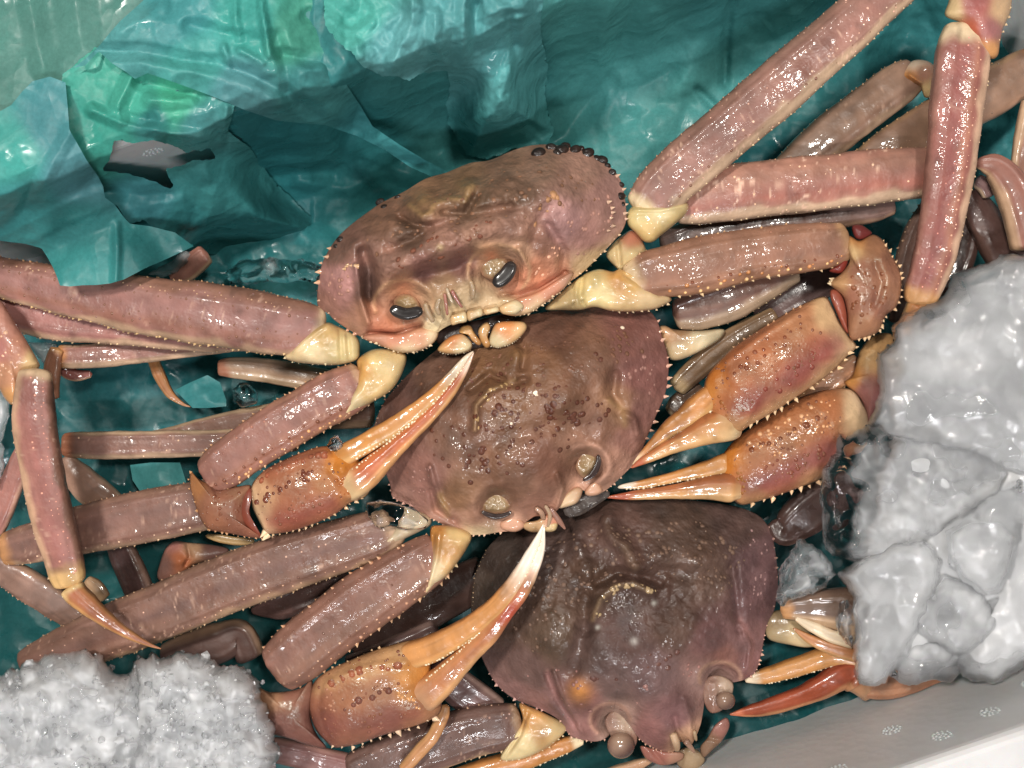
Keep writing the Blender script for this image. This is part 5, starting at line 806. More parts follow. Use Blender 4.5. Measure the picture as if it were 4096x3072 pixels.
F2 = [('g', 1985, 2015, 60, -50), ('g', 2340, 1856, 62, -50), ('l', arc(1985, 2015, 92, 72, -190, -60, 14, -.4), 20, 8), ('l', arc(2340, 1860, 97, 82, -80, 50), 20, 13), ('l', [(1880, 1560), (1960, 1500), (2030, 1530), (2100, 1520)], 18, -24), ('l', [(1900, 1720), (1905, 1620), (1960, 1560), (2060, 1520)], 15, 18), ('l', [(1730, 1960), (1745, 2040), (1820, 2085)], 14, -18), ('l', [(1720, 1870), (1750, 1990), (1800, 2060)], 14, 16),
      ('l', [(2440, 1600), (2490, 1650), (2540, 1680), (2550, 1740)], 16, 18), ('l', [(2460, 1500), (2450, 1580), (2480, 1640)], 24, -26), ('g', 2070, 1420, 40, 18), ('l', [(2060, 1350), (2100, 1400), (2090, 1470)], 18, -20), ('g', 2250, 1600, 60, 12), ('l', [(1900, 1840), (2000, 1760), (2200, 1700), (2350, 1700)], 40, -12), ('l', [(2230, 1900), (2250, 1960), (2230, 2030)], 14, 16), ('g', 2160, 2010, 40, -12)]
F2 = [f[:-1] + (f[-1] * 1.9,) for f in F2]
BR2 = (140, 98, 80)
CP2 = [(1600, 1600, (108, 76, 68)), (1560, 1750, (112, 80, 70)), (1750, 1500, (116, 84, 70)), (1950, 1450, (136, 98, 72)), (2150, 1450, (138, 98, 74)), (2350, 1450, (134, 96, 78)), (2200, 1330, (116, 80, 66)), (2560, 1350, (138, 92, 84)), (2580, 1500, (146, 98, 92)), (2560, 1650, (150, 104, 96)), (2050, 1600, (140, 100, 76)), (2250, 1650, (140, 100, 80)), (1850, 1750, (132, 96, 80)), (2000, 1850, (142, 102, 82)), (2200, 1850, (134, 92, 76)), (2400, 1700, (148, 106, 88)), (1700, 1950, (160, 114, 104)), (1640, 1900, (152, 108, 98)), (1620, 1980, (170, 124, 112)), (1820, 2000, (150, 110, 84)), (1900, 2080, (186, 138, 118)), (1800, 2090, (186, 138, 122)), (2060, 1950, (136, 98, 80)), (2130, 2040, (170, 122, 104)), (2400, 1880, (192, 144, 124)), (2480, 1850, (190, 142, 124)), (2520, 1760, (170, 122, 110)), (2360, 1960, (222, 170, 146)), (2070, 2110, (224, 172, 148)), (1900, 2134, (230, 202, 164)), (2290, 1800, (160, 116, 96)), (2480, 1640, (172, 128, 100))]
dots2 = np.vstack([spots([(1830, 1720), (1980, 1560), (2200, 1500), (2380, 1640), (2300, 1700), (2100, 1620), (2000, 1800), (1880, 1900)], 56, 3), spots([(2000, 1640), (2320, 1630), (2330, 1720), (2150, 1740), (2050, 1700)], 20, 4), spots([(1850, 1820), (1960, 1760), (1960, 1900), (1870, 1890)], 9, 12)])
o, zc2 = blob("carapace", c2, OUT2, zp=ZP2, bot=170, mat=M_rough, cp=CP2, feats=F2, c=(2090, 1690), tone=(.77, .77, .73), dome=.35, na=420, nr=130, amp=4.5, ns=40, mot=.22, under=(206, 178, 140), rimdrop=8,
     cf=[('g', 1985, 2020, 56, (120, 84, 70), .75), ('g', 2345, 1860, 56, (120, 84, 70), .75), ('l', [(1900, 1720), (1905, 1620), (1960, 1560), (2060, 1520)], 9, (176, 140, 100), .5), ('g', 2070, 1420, 34, (150, 112, 74), .6), ('l', [(2440, 1600), (2490, 1640), (2500, 1700)], 14, (190, 150, 106), .5), ('l', [(1760, 1980), (1790, 2060)], 14, (196, 156, 106), .5), ('l', arc(2340, 1860, 95, 80, -120, 60), 10, (226, 172, 150), .6)],  # both eye sockets painted brown to read as shaded recesses
     spl=[([(2630, 1290), (2652, 1350), (2676, 1440), (2670, 1540), (2652, 1606), (2614, 1692), (2574, 1792), (2542, 1852)], 34, 30, 10, (216, 164, 142)), ([(2540, 1855), (2490, 1904), (2430, 1960)], 16, 11, 6, (222, 176, 150)), ([(1680, 2052), (1742, 2084), (1802, 2114), (1870, 2140), (1940, 2140), (2000, 2130)], 20, 12, 6, (230, 186, 158)), ([(1560, 1935), (1575, 1990), (1640, 2024)], 26, 14, 7, (206, 156, 140)), ([(1500, 1720), (1530, 1622), (1610, 1520)], 22, 9, 5, (140, 100, 86))],
     tub=[(dots2, 0, 8.5, (84, 46, 32)), (spots([(1780, 1500), (2400, 1400), (2480, 1650), (2300, 1800), (1800, 1980), (1700, 1800)], 110, 31), 0, 7, (88, 50, 36)), (spots([(1650, 1480), (2000, 1360), (2500, 1300), (2580, 1400), (2400, 1500), (1900, 1520), (1650, 1650)], 110, 5), 0, 6.5, (110, 74, 56)), (spots([(2500, 1400), (2620, 1400), (2620, 1600), (2520, 1620)], 18, 6), 0, 6, (150, 108, 98)), (spots([(1620, 1880), (1720, 1850), (1740, 1960), (1640, 1980)], 14, 7), 0, 5, (160, 118, 108)), (spots([(1900, 1720), (1905, 1620), (1960, 1560), (2060, 1520), (2060, 1540), (1970, 1580), (1925, 1640), (1915, 1720)], 40, 9), 0, 6, (186, 152, 106)), ([(2045, 1695), (2140, 1570), (2490, 1310), (2590, 1350)], 0, 10, (226, 204, 180))])
eye(c2, [(1918, 2020), (1930, 1986), (1970, 1968), (2010, 1970), (2035, 2000), (2048, 2032), (2020, 2052), (1970, 2056), (1930, 2046)], [(1926, 2044, .6), (1950, 2058, 1), (1990, 2066, 1), (2030, 2056, .8), (2046, 2044, .5)], 58, 9, ks=.98, dark=(70, 58, 58), zc=92, stop=22)
eye(c2, [(2310, 1838), (2325, 1808), (2350, 1795), (2380, 1800), (2394, 1830), (2385, 1870), (2362, 1900), (2335, 1915), (2315, 1900), (2300, 1870)], [(2330, 1922, .5), (2358, 1908, .9), (2382, 1880, 1.1), (2394, 1846, .9), (2392, 1818, .5)], 72, 11, ks=.98, dark=(66, 50, 50), zc=108, stop=22)
for out, cols in (([(2250, 1990), (2300, 1950), (2330, 1960), (2310, 2010), (2260, 2030), (2235, 2030)], [(2270, 1990, (226, 200, 170)), (2310, 1980, (206, 172, 146))]), ([(2340, 1964), (2380, 1920), (2410, 1960), (2390, 1980), (2352, 1984)], [(2380, 1950, (230, 184, 160))]), ([(2090, 2110), (2100, 2090), (2150, 2080), (2200, 2050), (2230, 2060), (2240, 2090), (2190, 2120), (2130, 2130)], [(2150, 2100, (226, 190, 150)), (2210, 2080, (214, 150, 128))]), ([(2000, 2090), (2050, 2060), (2095, 2085), (2096, 2110), (2060, 2128), (2010, 2118)], [(2050, 2090, (226, 176, 152))]), ([(2170, 2120), (2200, 2090), (2230, 2090), (2225, 2118), (2200, 2128)], [(2200, 2110, (222, 196, 152))])):
    plate("mouth_part", c2, out, 20, 30, cols)
for pts, col in (([(2140, 2030, 80, 12), (2165, 2050, 70, 16), (2175, 2080, 55, 12)], (222, 178, 150)), ([(2200, 2030, 70, 14), (2235, 2080, 55, 16), (2262, 2118, 40, 6)], (206, 150, 132)), ([(2180, 2020, 80, 10), (2200, 2060, 66, 12), (2190, 2110, 50, 8)], (228, 196, 160))):
    pts = [(p[0], p[1], p[2] - 6, p[3] * .7) for p in pts]; col = tuple(np.array(col) * .9)
    seg("feeler", c2, pts, st(col, lo=col, under=col), mat=M_ivory, flat=.9, m=16, step=5, amp=1)
seg("mouth_part", c2, [(2260, 2060, -10, 20), (2310, 2020, -20, 38), (2380, 1990, -25, 32), (2440, 1970, -30, 14)], st((84, 76, 74), lo=(110, 102, 98), under=(70, 62, 60), mot=.3), scatter=40, scr=5, amp=8)
# left claw of the middle crab
K = empty("claw", 1800, 2200, -80, c2)
blob("ischium", K, [(1722, 2112), (1760, 2100), (1820, 2106), (1884, 2140), (1866, 2196), (1826, 2256), (1790, 2302), (1742, 2340), (1698, 2386), (1690, 2372), (1706, 2300), (1722, 2200)], z=0, top=60, bot=60, mat=M_ivory, cp=[(1745, 2130, (214, 150, 84)), (1820, 2130, (226, 196, 144)), (1790, 2200, (206, 160, 110)), (1730, 2280, (238, 222, 190)), (1700, 2370, (236, 214, 176)), (1800, 2270, (222, 184, 136))], feats=[('l', [(1735, 2140), (1728, 2230), (1708, 2340)], 8, -16), ('l', [(1760, 2130), (1745, 2240), (1715, 2330)], 10, 10)], pw=3.6, qw=2.3, mot=.24, amp=4, na=90, spl=[([(1698, 2386), (1742, 2342), (1790, 2304), (1826, 2258)], 26, 14, 7, (230, 196, 150))])
seg("merus", K, [(1770, 2200, -25, 80), (1715, 2238, -8, 102), (1660, 2275, 0, 112), (1560, 2338, 0, 120), (1420, 2432, 0, 122), (1280, 2540, 0, 122), (1170, 2632, 0, 118), (1090, 2695, 0, 92)], st((156, 110, 94), lo=(162, 116, 98), hi=(168, 124, 100), lo0=.85, lo1=1, hi0=.85, hi1=1, bands=((.2, .4, (152, 104, 94), .5), (-.3, .3, (164, 118, 96), .5)), spk=.35), sp=[(.985, .04, .97, 40, 22, 10, (196, 140, 106)), (-.985, .05, .97, 42, 26, 11, (214, 164, 124))], tb=[(.72, .05, .95, 44, 6, (112, 72, 58)), (-.72, .05, .95, 48, 7, (176, 128, 100)), (-.5, .05, .95, 60, 5, (200, 158, 130)), (.45, .05, .95, 60, 5, (118, 78, 64))], scatter=90, scr=4.5, m=56)
blob("carpus", K, [(1030, 2760), (1080, 2768), (1150, 2764), (1210, 2748), (1246, 2716), (1254, 2780), (1242, 2860), (1264, 2932), (1306, 2992), (1240, 2984), (1160, 2956), (1090, 2936), (1030, 2900)], z=-10, top=58, bot=60, mat=M_claw, cp=[(1150, 2800, (156, 114, 100)), (1120, 2900, (138, 102, 96)), (1220, 2900, (136, 96, 88)), (1280, 2980, (138, 96, 88)), (1100, 2790, (176, 138, 110))], na=100)
PO3 = [(1238, 2790), (1262, 2720), (1330, 2672), (1415, 2634), (1500, 2600), (1590, 2572), (1660, 2560), (1712, 2590), (1722, 2690), (1706, 2752), (1756, 2796), (1768, 2832), (1745, 2866), (1680, 2898), (1600, 2922), (1520, 2945), (1450, 2972), (1390, 2986), (1335, 2990), (1300, 2962), (1264, 2920), (1240, 2855)]
blob("palm", K, PO3, z=15, top=84, bot=80, mat=M_claw, pw=2.6, c=(1480, 2790), cp=[(1270, 2780, (166, 114, 92)), (1330, 2700, (206, 160, 122)), (1450, 2650, (216, 172, 128)), (1600, 2600, (222, 178, 128)), (1400, 2780, (186, 132, 102)), (1520, 2780, (188, 134, 104)), (1400, 2900, (172, 118, 96)), (1550, 2860, (168, 116, 102)), (1640, 2760, (206, 146, 86)), (1660, 2690, (224, 158, 84)), (1700, 2840, (196, 146, 110)), (1290, 2900, (140, 92, 80)), (1660, 2840, (186, 136, 104))], na=160, nr=36, feats=[('l', [(1300, 2740), (1400, 2690), (1500, 2660), (1620, 2650)], 16, 10), ('l', [(1290, 2740), (1270, 2830), (1310, 2950)], 12, -8), ('g', 1640, 2740, 30, 10)],
     cf=[('l', [(1330, 2905), (1500, 2890), (1660, 2850)], 40, (150, 96, 88), .7), ('l', [(1270, 2760), (1400, 2668), (1500, 2632), (1620, 2600)], 26, (222, 182, 136), .6)], spl=[([(1330, 2990), (1392, 2988), (1452, 2974), (1522, 2947), (1602, 2924), (1682, 2900), (1745, 2868)], 34, 30, 12, (232, 196, 164)), ([(1330, 2674), (1415, 2636), (1500, 2602), (1590, 2574)], 30, 9, 6, (222, 180, 136))],
     tub=[(spots([(p[0] * .86 + .14 * PO3[0][0], p[1] * .86 + .14 * PO3[10][1]) for p in PO3], 70, 63), 0, 4.6, (122, 74, 54)), ([(1330, 2740), (1420, 2690), (1500, 2675), (1600, 2668)], 34, 12, (138, 78, 54)), ([(1370, 2835), (1440, 2800), (1500, 2785), (1560, 2765)], 30, 11, (106, 62, 50)), (spots([(1300, 2760), (1380, 2720), (1340, 2880), (1300, 2880)], 16, 3), 0, 7, (150, 100, 76)), (spots([(1400, 2900), (1650, 2840), (1600, 2900), (1420, 2950)], 10, 4), 0, 6, (126, 78, 64)), (spots([(1570, 2750), (1660, 2800), (1690, 2850), (1600, 2790)], 24, 5), 0, 5, (196, 140, 90))])
finger("fixed_finger", K, [(1650, 2620, 40, 54), (1730, 2592, 60, 56), (1830, 2540, 85, 49), (1920, 2480, 105, 42), (2000, 2408, 125, 39), (2060, 2330, 140, 33), (2110, 2240, 150, 24), (2150, 2160, 155, 14), (2174, 2096, 156, 2)], st((222, 162, 92), lo=(234, 196, 136), hi=(214, 150, 84), lo0=.3, lo1=.8, c0=(222, 170, 112), l0=70, c1=(250, 244, 236), l1=330, under=(226, 180, 116), mot=.15), teeth=.8)
finger("movable_finger", K, [(1705, 2775, 30, 66), (1770, 2720, 50, 58), (1870, 2620, 80, 43), (1950, 2540, 102, 40), (2020, 2450, 122, 36), (2080, 2370, 136, 32), (2130, 2280, 146, 26), (2162, 2200, 152, 18), (2178, 2104, 154, 2)], st((206, 144, 96), lo=(230, 190, 140), hi=(214, 160, 104), lo0=.3, lo1=.7, bands=((-.15, .3, (196, 122, 76), .6),), rings=((.60, .10, (196, 70, 44), 1.0),), c1=(248, 240, 232), l1=260, c0=(206, 154, 116), l0=140, under=(226, 184, 130), mot=.15), teeth=-.8, rid=((-.2, .14, .07), (.3, .12, -.03)))
# right claw
K = empty("claw", 3200, 1800, -150, c2)
PO4 = [(2872, 1862), (2902, 1802), (2962, 1740), (3090, 1652), (3200, 1590), (3300, 1560), (3400, 1556), (3450, 1608), (3478, 1690), (3430, 1770), (3360, 1850), (3280, 1916), (3200, 1950), (3100, 1986), (3012, 2012), (2960, 2018), (2920, 1984), (2890, 1922)]
blob("palm", K, PO4, z=-40, top=90, bot=80, mat=M_claw, pw=2.6, c=(3180, 1790), cp=[(2900, 1870, (216, 140, 60)), (2960, 1920, (206, 140, 90)), (3060, 1850, (192, 128, 88)), (3200, 1720, (190, 128, 86)), (3320, 1640, (188, 126, 86)), (3430, 1640, (238, 214, 176)), (3150, 1880, (188, 124, 92)), (3280, 1820, (188, 124, 92)), (3020, 1980, (226, 180, 128)), (3250, 1920, (222, 176, 130)), (3060, 1930, (186, 122, 94))], na=150, nr=34, cf=[('l', [(3000, 1945), (3150, 1895), (3320, 1800)], 52, (156, 94, 100), .75), ('l', [(3400, 1560), (3450, 1620), (3472, 1700)], 18, (240, 220, 186), .9)],
     spl=[([(3360, 1852), (3282, 1918), (3202, 1952), (3102, 1988), (3014, 2014)], 34, 26, 10, (232, 188, 144))], tub=[(spots([(p[0] * .86 + .14 * PO4[0][0], p[1] * .86 + .14 * PO4[10][1]) for p in PO4], 70, 64), 0, 4.6, (122, 74, 54)), ([(3010, 1800), (3120, 1750), (3200, 1700), (3300, 1670)], 32, 9.5, (112, 62, 40)), ([(2990, 1760), (3120, 1700), (3240, 1640), (3340, 1590)], 40, 7, (200, 150, 110)), (spots([(3040, 1870), (3300, 1750), (3330, 1800), (3100, 1930)], 16, 4), 0, 8, (122, 66, 50)), (spots([(2900, 1880), (2960, 1860), (3000, 1960), (2940, 1990)], 22, 5), 0, 5.5, (136, 84, 40)), (spots([(3000, 1760), (3300, 1600), (3380, 1680), (3100, 1840)], 40, 6), 0, 4, (206, 152, 108))])
finger("fixed_finger", K, [(2905, 1850, -30, 40), (2840, 1872, -30, 33), (2760, 1892, -32, 26), (2680, 1912, -34, 22), (2580, 1935, -36, 18), (2500, 1945, -38, 11), (2470, 1950, -38, 4)], st((214, 158, 84), hi=(236, 206, 156), lo=(198, 136, 64), hi0=.3, hi1=.8, c1=(240, 230, 214), l1=90, under=(216, 170, 104)), teeth=-.85)
finger("movable_finger", K, [(2962, 1955, -30, 40), (2920, 1950, -24, 60), (2850, 1950, -22, 50), (2770, 1958, -24, 39), (2680, 1968, -28, 28), (2580, 1977, -30, 22), (2490, 1985, -32, 14), (2424, 1989, -34, 3)], st((214, 164, 110), hi=(234, 202, 152), lo=(170, 94, 54), hi0=.1, hi1=.5, lo0=.1, lo1=.5, c0=(228, 194, 150), l0=110, c1=(196, 88, 50), l1=150, under=(222, 180, 126)), rid=((.3, .14, .08),))
blob("carpus", K, [(3376, 1532), (3410, 1500), (3440, 1400), (3500, 1340), (3570, 1340), (3600, 1420), (3560, 1540), (3530, 1640), (3480, 1700), (3462, 1640), (3430, 1580)], z=-40, top=60, bot=60, mat=M_claw, cp=[(3410, 1520, (206, 150, 84)), (3460, 1560, (164, 114, 112)), (3480, 1420, (206, 170, 120)), (3520, 1600, (160, 110, 112))], na=90)
seg("merus", K, [(3440, 1440, -60, 36), (3360, 1500, -70, 46), (3270, 1570, -80, 44), (3200, 1620, -90, 30)], st((176, 124, 84), lo=(206, 160, 112), hi=(190, 140, 90)), sp=[(-.98, .05, .95, 26, 20, 9, (216, 176, 130))])
# left legs of the middle crab
L = leg(c2, 1600, 2110, -100)
blob("ischium", L, [(1474, 2240), (1500, 2200), (1566, 2130), (1610, 2050), (1660, 2040), (1712, 2062), (1722, 2100), (1626, 2152), (1562, 2184), (1510, 2218)], z=-20, top=44, bot=50, mat=M_ivory, cp=[(1500, 2210, (222, 196, 156)), (1600, 2120, (206, 190, 166)), (1680, 2070, (212, 196, 170))], pw=3.6, qw=2.3, mot=.24, amp=4, na=80)
seg("merus", L, [(1590, 2085, -30, 70), (1520, 2130, -26, 96), (1400, 2170, -24, 108), (1250, 2216, -24, 113), (1040, 2286, -28, 116), (850, 2360, -34, 115), (660, 2440, -40, 112), (450, 2522, -50, 108), (290, 2590, -60, 99), (150, 2642, -70, 76), (80, 2665, -76, 50)], st((150, 110, 96), hi=(204, 170, 130), lo=(160, 122, 100), hi0=.72, hi1=.95, lo0=.8, lo1=1, bands=((0, .25, (136, 98, 94), .6), (-.45, .25, (158, 114, 96), .5)), spk=.4, c0=(186, 150, 116), l0=80), sp=[(-.985, .08, .96, 24, 13, 6, (206, 168, 128)), (.985, .05, .97, 26, 12, 6, (176, 136, 108))], tb=[(.45, .1, .95, 54, 5, (106, 74, 62)), (-.3, .1, .95, 54, 5, (110, 76, 64)), (.1, .1, .95, 60, 4.5, (190, 152, 132)), (-.65, .1, .95, 44, 5, (190, 146, 118))], scatter=110, scr=4, m=56)
L = leg(c2, 900, 2000, -150)
seg("merus", L, [(960, 1990, -130, 84), (820, 2020, -130, 98), (650, 2052, -132, 106), (480, 2086, -136, 105), (330, 2118, -140, 99), (150, 2166, -146, 82), (40, 2192, -150, 68), (0, 2198, -150, 56)], st((152, 110, 98), hi=(196, 164, 132), lo=(156, 118, 98), hi0=.68, hi1=.92, bands=((.1, .25, (136, 98, 94), .55),), spk=.35, c1=(206, 140, 76), l1=70), sp=[(-.985, .05, .95, 34, 11, 6, (206, 168, 130)), (.985, .05, .95, 28, 12, 6, (166, 122, 96))], tb=[(-.6, .1, .9, 50, 5, (206, 168, 140)), (.3, .1, .9, 60, 4, (120, 84, 72))], scatter=60, scr=4, m=50)
seg("carpus", L, [(-60, 2240, -190, 50), (20, 2285, -190, 56), (110, 2340, -190, 64), (210, 2405, -195, 62), (300, 2475, -205, 48), (360, 2530, -215, 30)], st((158, 124, 112), lo=(190, 140, 116), hi=(176, 140, 112), lo0=.75, lo1=.95, mot=.2), sp=[(.985, .1, .95, 18, 12, 6, (200, 146, 120))], mat=M_smooth, ridges=((.1, .12, .06),))
seg("dactyl", L, [(340, 2320, -190, 24), (380, 2350, -190, 34), (420, 2400, -195, 28)], st((206, 168, 126)), mat=M_smooth)
L = leg(c2, 1150, 1770, -250)
seg("merus", L, [(1200, 1757, -240, 48), (1000, 1766, -240, 52), (850, 1772, -240, 53), (500, 1780, -242, 55), (310, 1780, -245, 53), (246, 1776, -248, 42)], st((156, 114, 104), hi=(216, 190, 154), hi0=.5, hi1=.8, c1=(192, 112, 70), l1=80, spk=.3), scatter=30, scr=4, scc=(206, 170, 140))
seg("carpus", L, [(258, 1826, -260, 28), (290, 1880, -262, 52), (350, 1945, -266, 66), (430, 2010, -275, 62), (480, 2070, -285, 50)], st((190, 150, 132), lo=(206, 176, 150), hi=(214, 186, 160), mot=.2), mat=M_smooth, ridges=((0, .1, .08),))
seg("propodus", L, [(460, 2150, -330, 46), (490, 2210, -330, 54), (530, 2300, -330, 58), (570, 2400, -335, 56), (600, 2480, -340, 50)], st((108, 78, 78), lo=(120, 90, 84), hi=(156, 124, 108), hi0=.5, hi1=.8))
L = leg(c2, 1200, 1660, -320)
seg("merus", L, [(1500, 1640, -300, 70), (1300, 1650, -310, 70), (1100, 1672, -315, 62), (900, 1700, -320, 50), (700, 1735, -325, 34), (600, 1750, -330, 24)], st((160, 120, 106), hi=(206, 178, 146), hi0=.4, hi1=.8))
seg("propodus", L, [(870, 1472, -260, 30), (930, 1470, -255, 42), (1050, 1480, -255, 48), (1200, 1505, -255, 50), (1330, 1530, -255, 46)], st((188, 152, 122), lo=(226, 200, 164), lo0=.2, lo1=.6, c0=(176, 110, 80), l0=70), mat=M_smooth)
L = leg(c2, 60, 1950, -220)
seg("propodus", L, [(110, 1790, -180, 40), (82, 1850, -180, 46), (45, 1940, -182, 48), (5, 2050, -185, 46), (-30, 2130, -188, 42)], st((190, 126, 118), lo=(206, 150, 134), hi=(216, 172, 148)))
L = leg(c2, 760, 2200, -280)
blob("carpus", L, [(630, 2310), (640, 2250), (665, 2190), (700, 2165), (760, 2170), (860, 2180), (920, 2200), (880, 2240), (780, 2260), (720, 2310), (670, 2340)], z=-270, top=50, bot=40, cp=[(660, 2250, (130, 96, 88)), (720, 2230, (206, 126, 86)), (700, 2180, (170, 116, 110)), (850, 2200, (112, 82, 76)), (760, 2190, (186, 150, 120))], feats=[('g', 715, 2245, 24, 22), ('l', [(750, 2180), (760, 2230), (740, 2260)], 8, -16)], na=80)
seg("dactyl", L, [(822, 2142, -240, 6), (870, 2152, -238, 15), (940, 2164, -236, 16), (1020, 2168, -236, 12)], st((222, 186, 120), lo=(206, 160, 92)), mat=M_smooth, m=24)
# right legs of the middle crab, reaching up behind the topmost crab's legs
L = leg(c2, 2760, 1370, -100)
blob("ischium", L, [(2630, 1310), (2660, 1302), (2700, 1318), (2800, 1322), (2890, 1316), (2896, 1336), (2862, 1372), (2762, 1424), (2700, 1442), (2668, 1422), (2640, 1350)], z=-70, top=46, bot=50, mat=M_ivory, cp=[(2700, 1340, (190, 150, 116)), (2820, 1350, (232, 218, 188)), (2720, 1400, (206, 184, 150))], pw=3.6, qw=2.3, mot=.24, amp=4, na=80)
seg("merus", L, [(2690, 1260, -70, 60), (2780, 1238, -66, 86), (2900, 1200, -64, 90), (3050, 1130, -66, 82), (3180, 1060, -70, 66)], st((132, 92, 82), lo=(226, 204, 168), hi=(120, 84, 76), lo0=.3, lo1=.6, bands=((0, .25, (150, 108, 88), .5),)), mat=M_smooth, sp=[(.985, .05, .9, 34, 8, 5, (226, 200, 160))])
L = leg(c2, 2900, 900, -80)
seg("merus", L, [(2640, 985, -70, 50), (2760, 945, -70, 64), (2990, 888, -74, 72), (3300, 850, -80, 72), (3480, 830, -84, 62), (3580, 812, -88, 44)], st((140, 112, 108), lo=(176, 140, 112), hi=(150, 122, 114), mot=.25), mat=M_smooth, scatter=20, scr=5)
L = leg(c2, 3300, 560, -100)
seg("merus", L, [(3120, 700, -110, 60), (3230, 620, -108, 84), (3340, 528, -106, 90), (3480, 420, -106, 90), (3600, 332, -108, 84), (3670, 290, -110, 64)], st((156, 124, 104), lo=(196, 166, 136), hi=(164, 132, 104), mot=.22, spk=.3, bands=((.3, .12, (176, 140, 120), .5), (.55, .14, (150, 112, 96), .5))), mat=M_smooth, sp=[(-.985, .1, .97, 26, 10, 5, (176, 134, 96))], ridges=((.25, .1, .05), (.7, .08, .04)), scatter=20, scr=4)
blob("carpus", L, [(3605, 300), (3625, 262), (3660, 240), (3710, 244), (3740, 270), (3750, 330), (3735, 380), (3700, 390), (3680, 350), (3640, 330)], z=-90, top=44, bot=44, mat=M_ivory, cp=[(3660, 255, (226, 206, 190)), (3690, 300, (176, 130, 118)), (3650, 310, (200, 132, 66)), (3715, 360, (222, 196, 150))], feats=[('g', 3690, 285, 20, -16), ('l', [(3640, 300), (3680, 330)], 10, 16)], na=70)
L = leg(c2, 3700, 480, -130)
seg("merus", L, [(3420, 660, -140, 44), (3520, 610, -136, 70), (3640, 545, -134, 86), (3800, 455, -130, 98), (3950, 375, -126, 102), (4080, 300, -122, 92), (4180, 250, -120, 80)], st((160, 126, 104), hi=(190, 152, 106), lo=(170, 132, 108), mot=.25, c1=(200, 128, 74), l1=90), mat=M_smooth, sp=[(-.985, .05, .8, 24, 12, 6, (196, 152, 104))], scatter=24, scr=4, ridges=((.3, .1, .05),))
L = leg(c2, 4000, 700, -40)
seg("propodus", L, [(3902, 658, -20, 14), (3935, 656, -10, 34), (3985, 672, 0, 54), (4040, 740, 5, 70), (4085, 860, 8, 74), (4120, 1000, 8, 72)], st((172, 116, 104), lo=(226, 192, 146), lo0=.5, lo1=.8, hi=(180, 124, 104)), mat=M_smooth)
seg("merus", L, [(4140, 400, -60, 50), (4110, 520, -60, 48), (4085, 640, -62, 40), (4070, 720, -70, 24)], st((178, 132, 116), lo=(226, 196, 156), lo0=.3, lo1=.6), mat=M_smooth)

# ======================= lowest crab
c3 = empty("snow_crab", 2500, 2450, -420); tag(c3, "lowest dark brown crab with an orange spot on its front and bulging grey eyes", "crab", "snow crabs heaped in the box")
OUT3 = [(1956, 2690, -190), (1906, 2570, -190), (1884, 2430, -190), (1898, 2310, -190), (1944, 2200, -190), (2040, 2115, -185), (2250, 2032, -180), (2550, 1992, -180), (2850, 2010, -180), (3005, 2046, -180), (3076, 2110, -180), (3100, 2200, -180), (3112, 2320, -180), (3100, 2430, -180), (3068, 2500, -180), (3048, 2600, -178), (3026, 2680, -176), (2984, 2716, -172), (2930, 2730, -165), (2870, 2736, -150), (2826, 2780, -140), (2812, 2850, -140), (2802, 2900, -145), (2780, 2955, -155), (2756, 2990, -165), (2726, 2966, -155), (2692, 3008, -165), (2640, 3002, -160), (2586, 2978, -155), (2550, 2946, -150), (2510, 2890, -145), (2470, 2862, -150), (2420, 2890, -165), (2440, 2930, -175), (2420, 2954, -180), (2372, 2966, -185), (2284, 2944, -190), (2240, 2884, -190), (2170, 2842, -190), (2070, 2802, -190), (2004, 2756, -190)]
ZP3 = OUT3[::2] + [(2050, 2400, -80), (2150, 2250, -50), (2400, 2150, -30), (2700, 2120, -40), (2900, 2180, -70), (2980, 2350, -90), (2350, 2380, 0), (2550, 2350, 20), (2750, 2330, 0), (2500, 2520, 40), (2700, 2480, 30), (2300, 2560, 20), (2150, 2600, -40), (2400, 2700, 15), (2600, 2680, 30), (2780, 2600, 0), (2900, 2520, -50), (2900, 2620, -80), (2700, 2800, -30), (2560, 2830, -30), (2330, 2820, -60), (2220, 2760, -80), (2680, 2920, -90), (2100, 2720, -120)]
F3 = [('l', [(2425, 2080), (2440, 2140), (2500, 2190), (2540, 2270)], 36, 26), ('l', [(2330, 2090), (2300, 2160), (2330, 2240), (2365, 2350)], 36, 20), ('g', 2440, 2040, 40, 18), ('l', [(2370, 2480), (2400, 2400), (2460, 2345), (2530, 2335), (2600, 2365)], 24, 16), ('l', [(2390, 2330), (2470, 2290), (2560, 2300), (2640, 2330)], 22, -20), ('l', [(2350, 2510), (2330, 2430), (2360, 2350)], 32, -20), ('l', [(2330, 2520), (2320, 2600), (2290, 2680)], 34, -22), ('l', [(2640, 2280), (2760, 2300), (2900, 2290)], 36, -18), ('l', [(2930, 2260), (2945, 2400), (2960, 2520)], 18, -18), ('g', 2800, 2260, 70, 22), ('g', 2640, 2230, 50, 18), ('g', 2200, 2480, 70, 16), ('g', 2200, 2580, 60, 16), ('l', [(2190, 2700), (2230, 2800), (2300, 2890)], 15, -18), ('l', [(2215, 2690), (2250, 2790), (2330, 2930)], 12, 16), ('l', [(2960, 2500), (3000, 2580), (2990, 2680)], 12, 14), ('g', 2880, 2700, 54, -56), ('l', arc(2880, 2710, 84, 62, -200, 10), 20, 13), ('g', 2440, 2880, 56, -50), ('l', arc(2440, 2880, 80, 66, -230, 0), 20, 13), ('l', [(2740, 2800), (2760, 2880), (2760, 2970)], 16, 14), ('g', 2680, 2860, 40, -12), ('l', [(2700, 2870), (2720, 2960)], 14, -18), ('g', 2310, 2760, 46, 14)]
F3 = [f[:-1] + (f[-1] * 1.7,) for f in F3]
DK = (104, 76, 70)
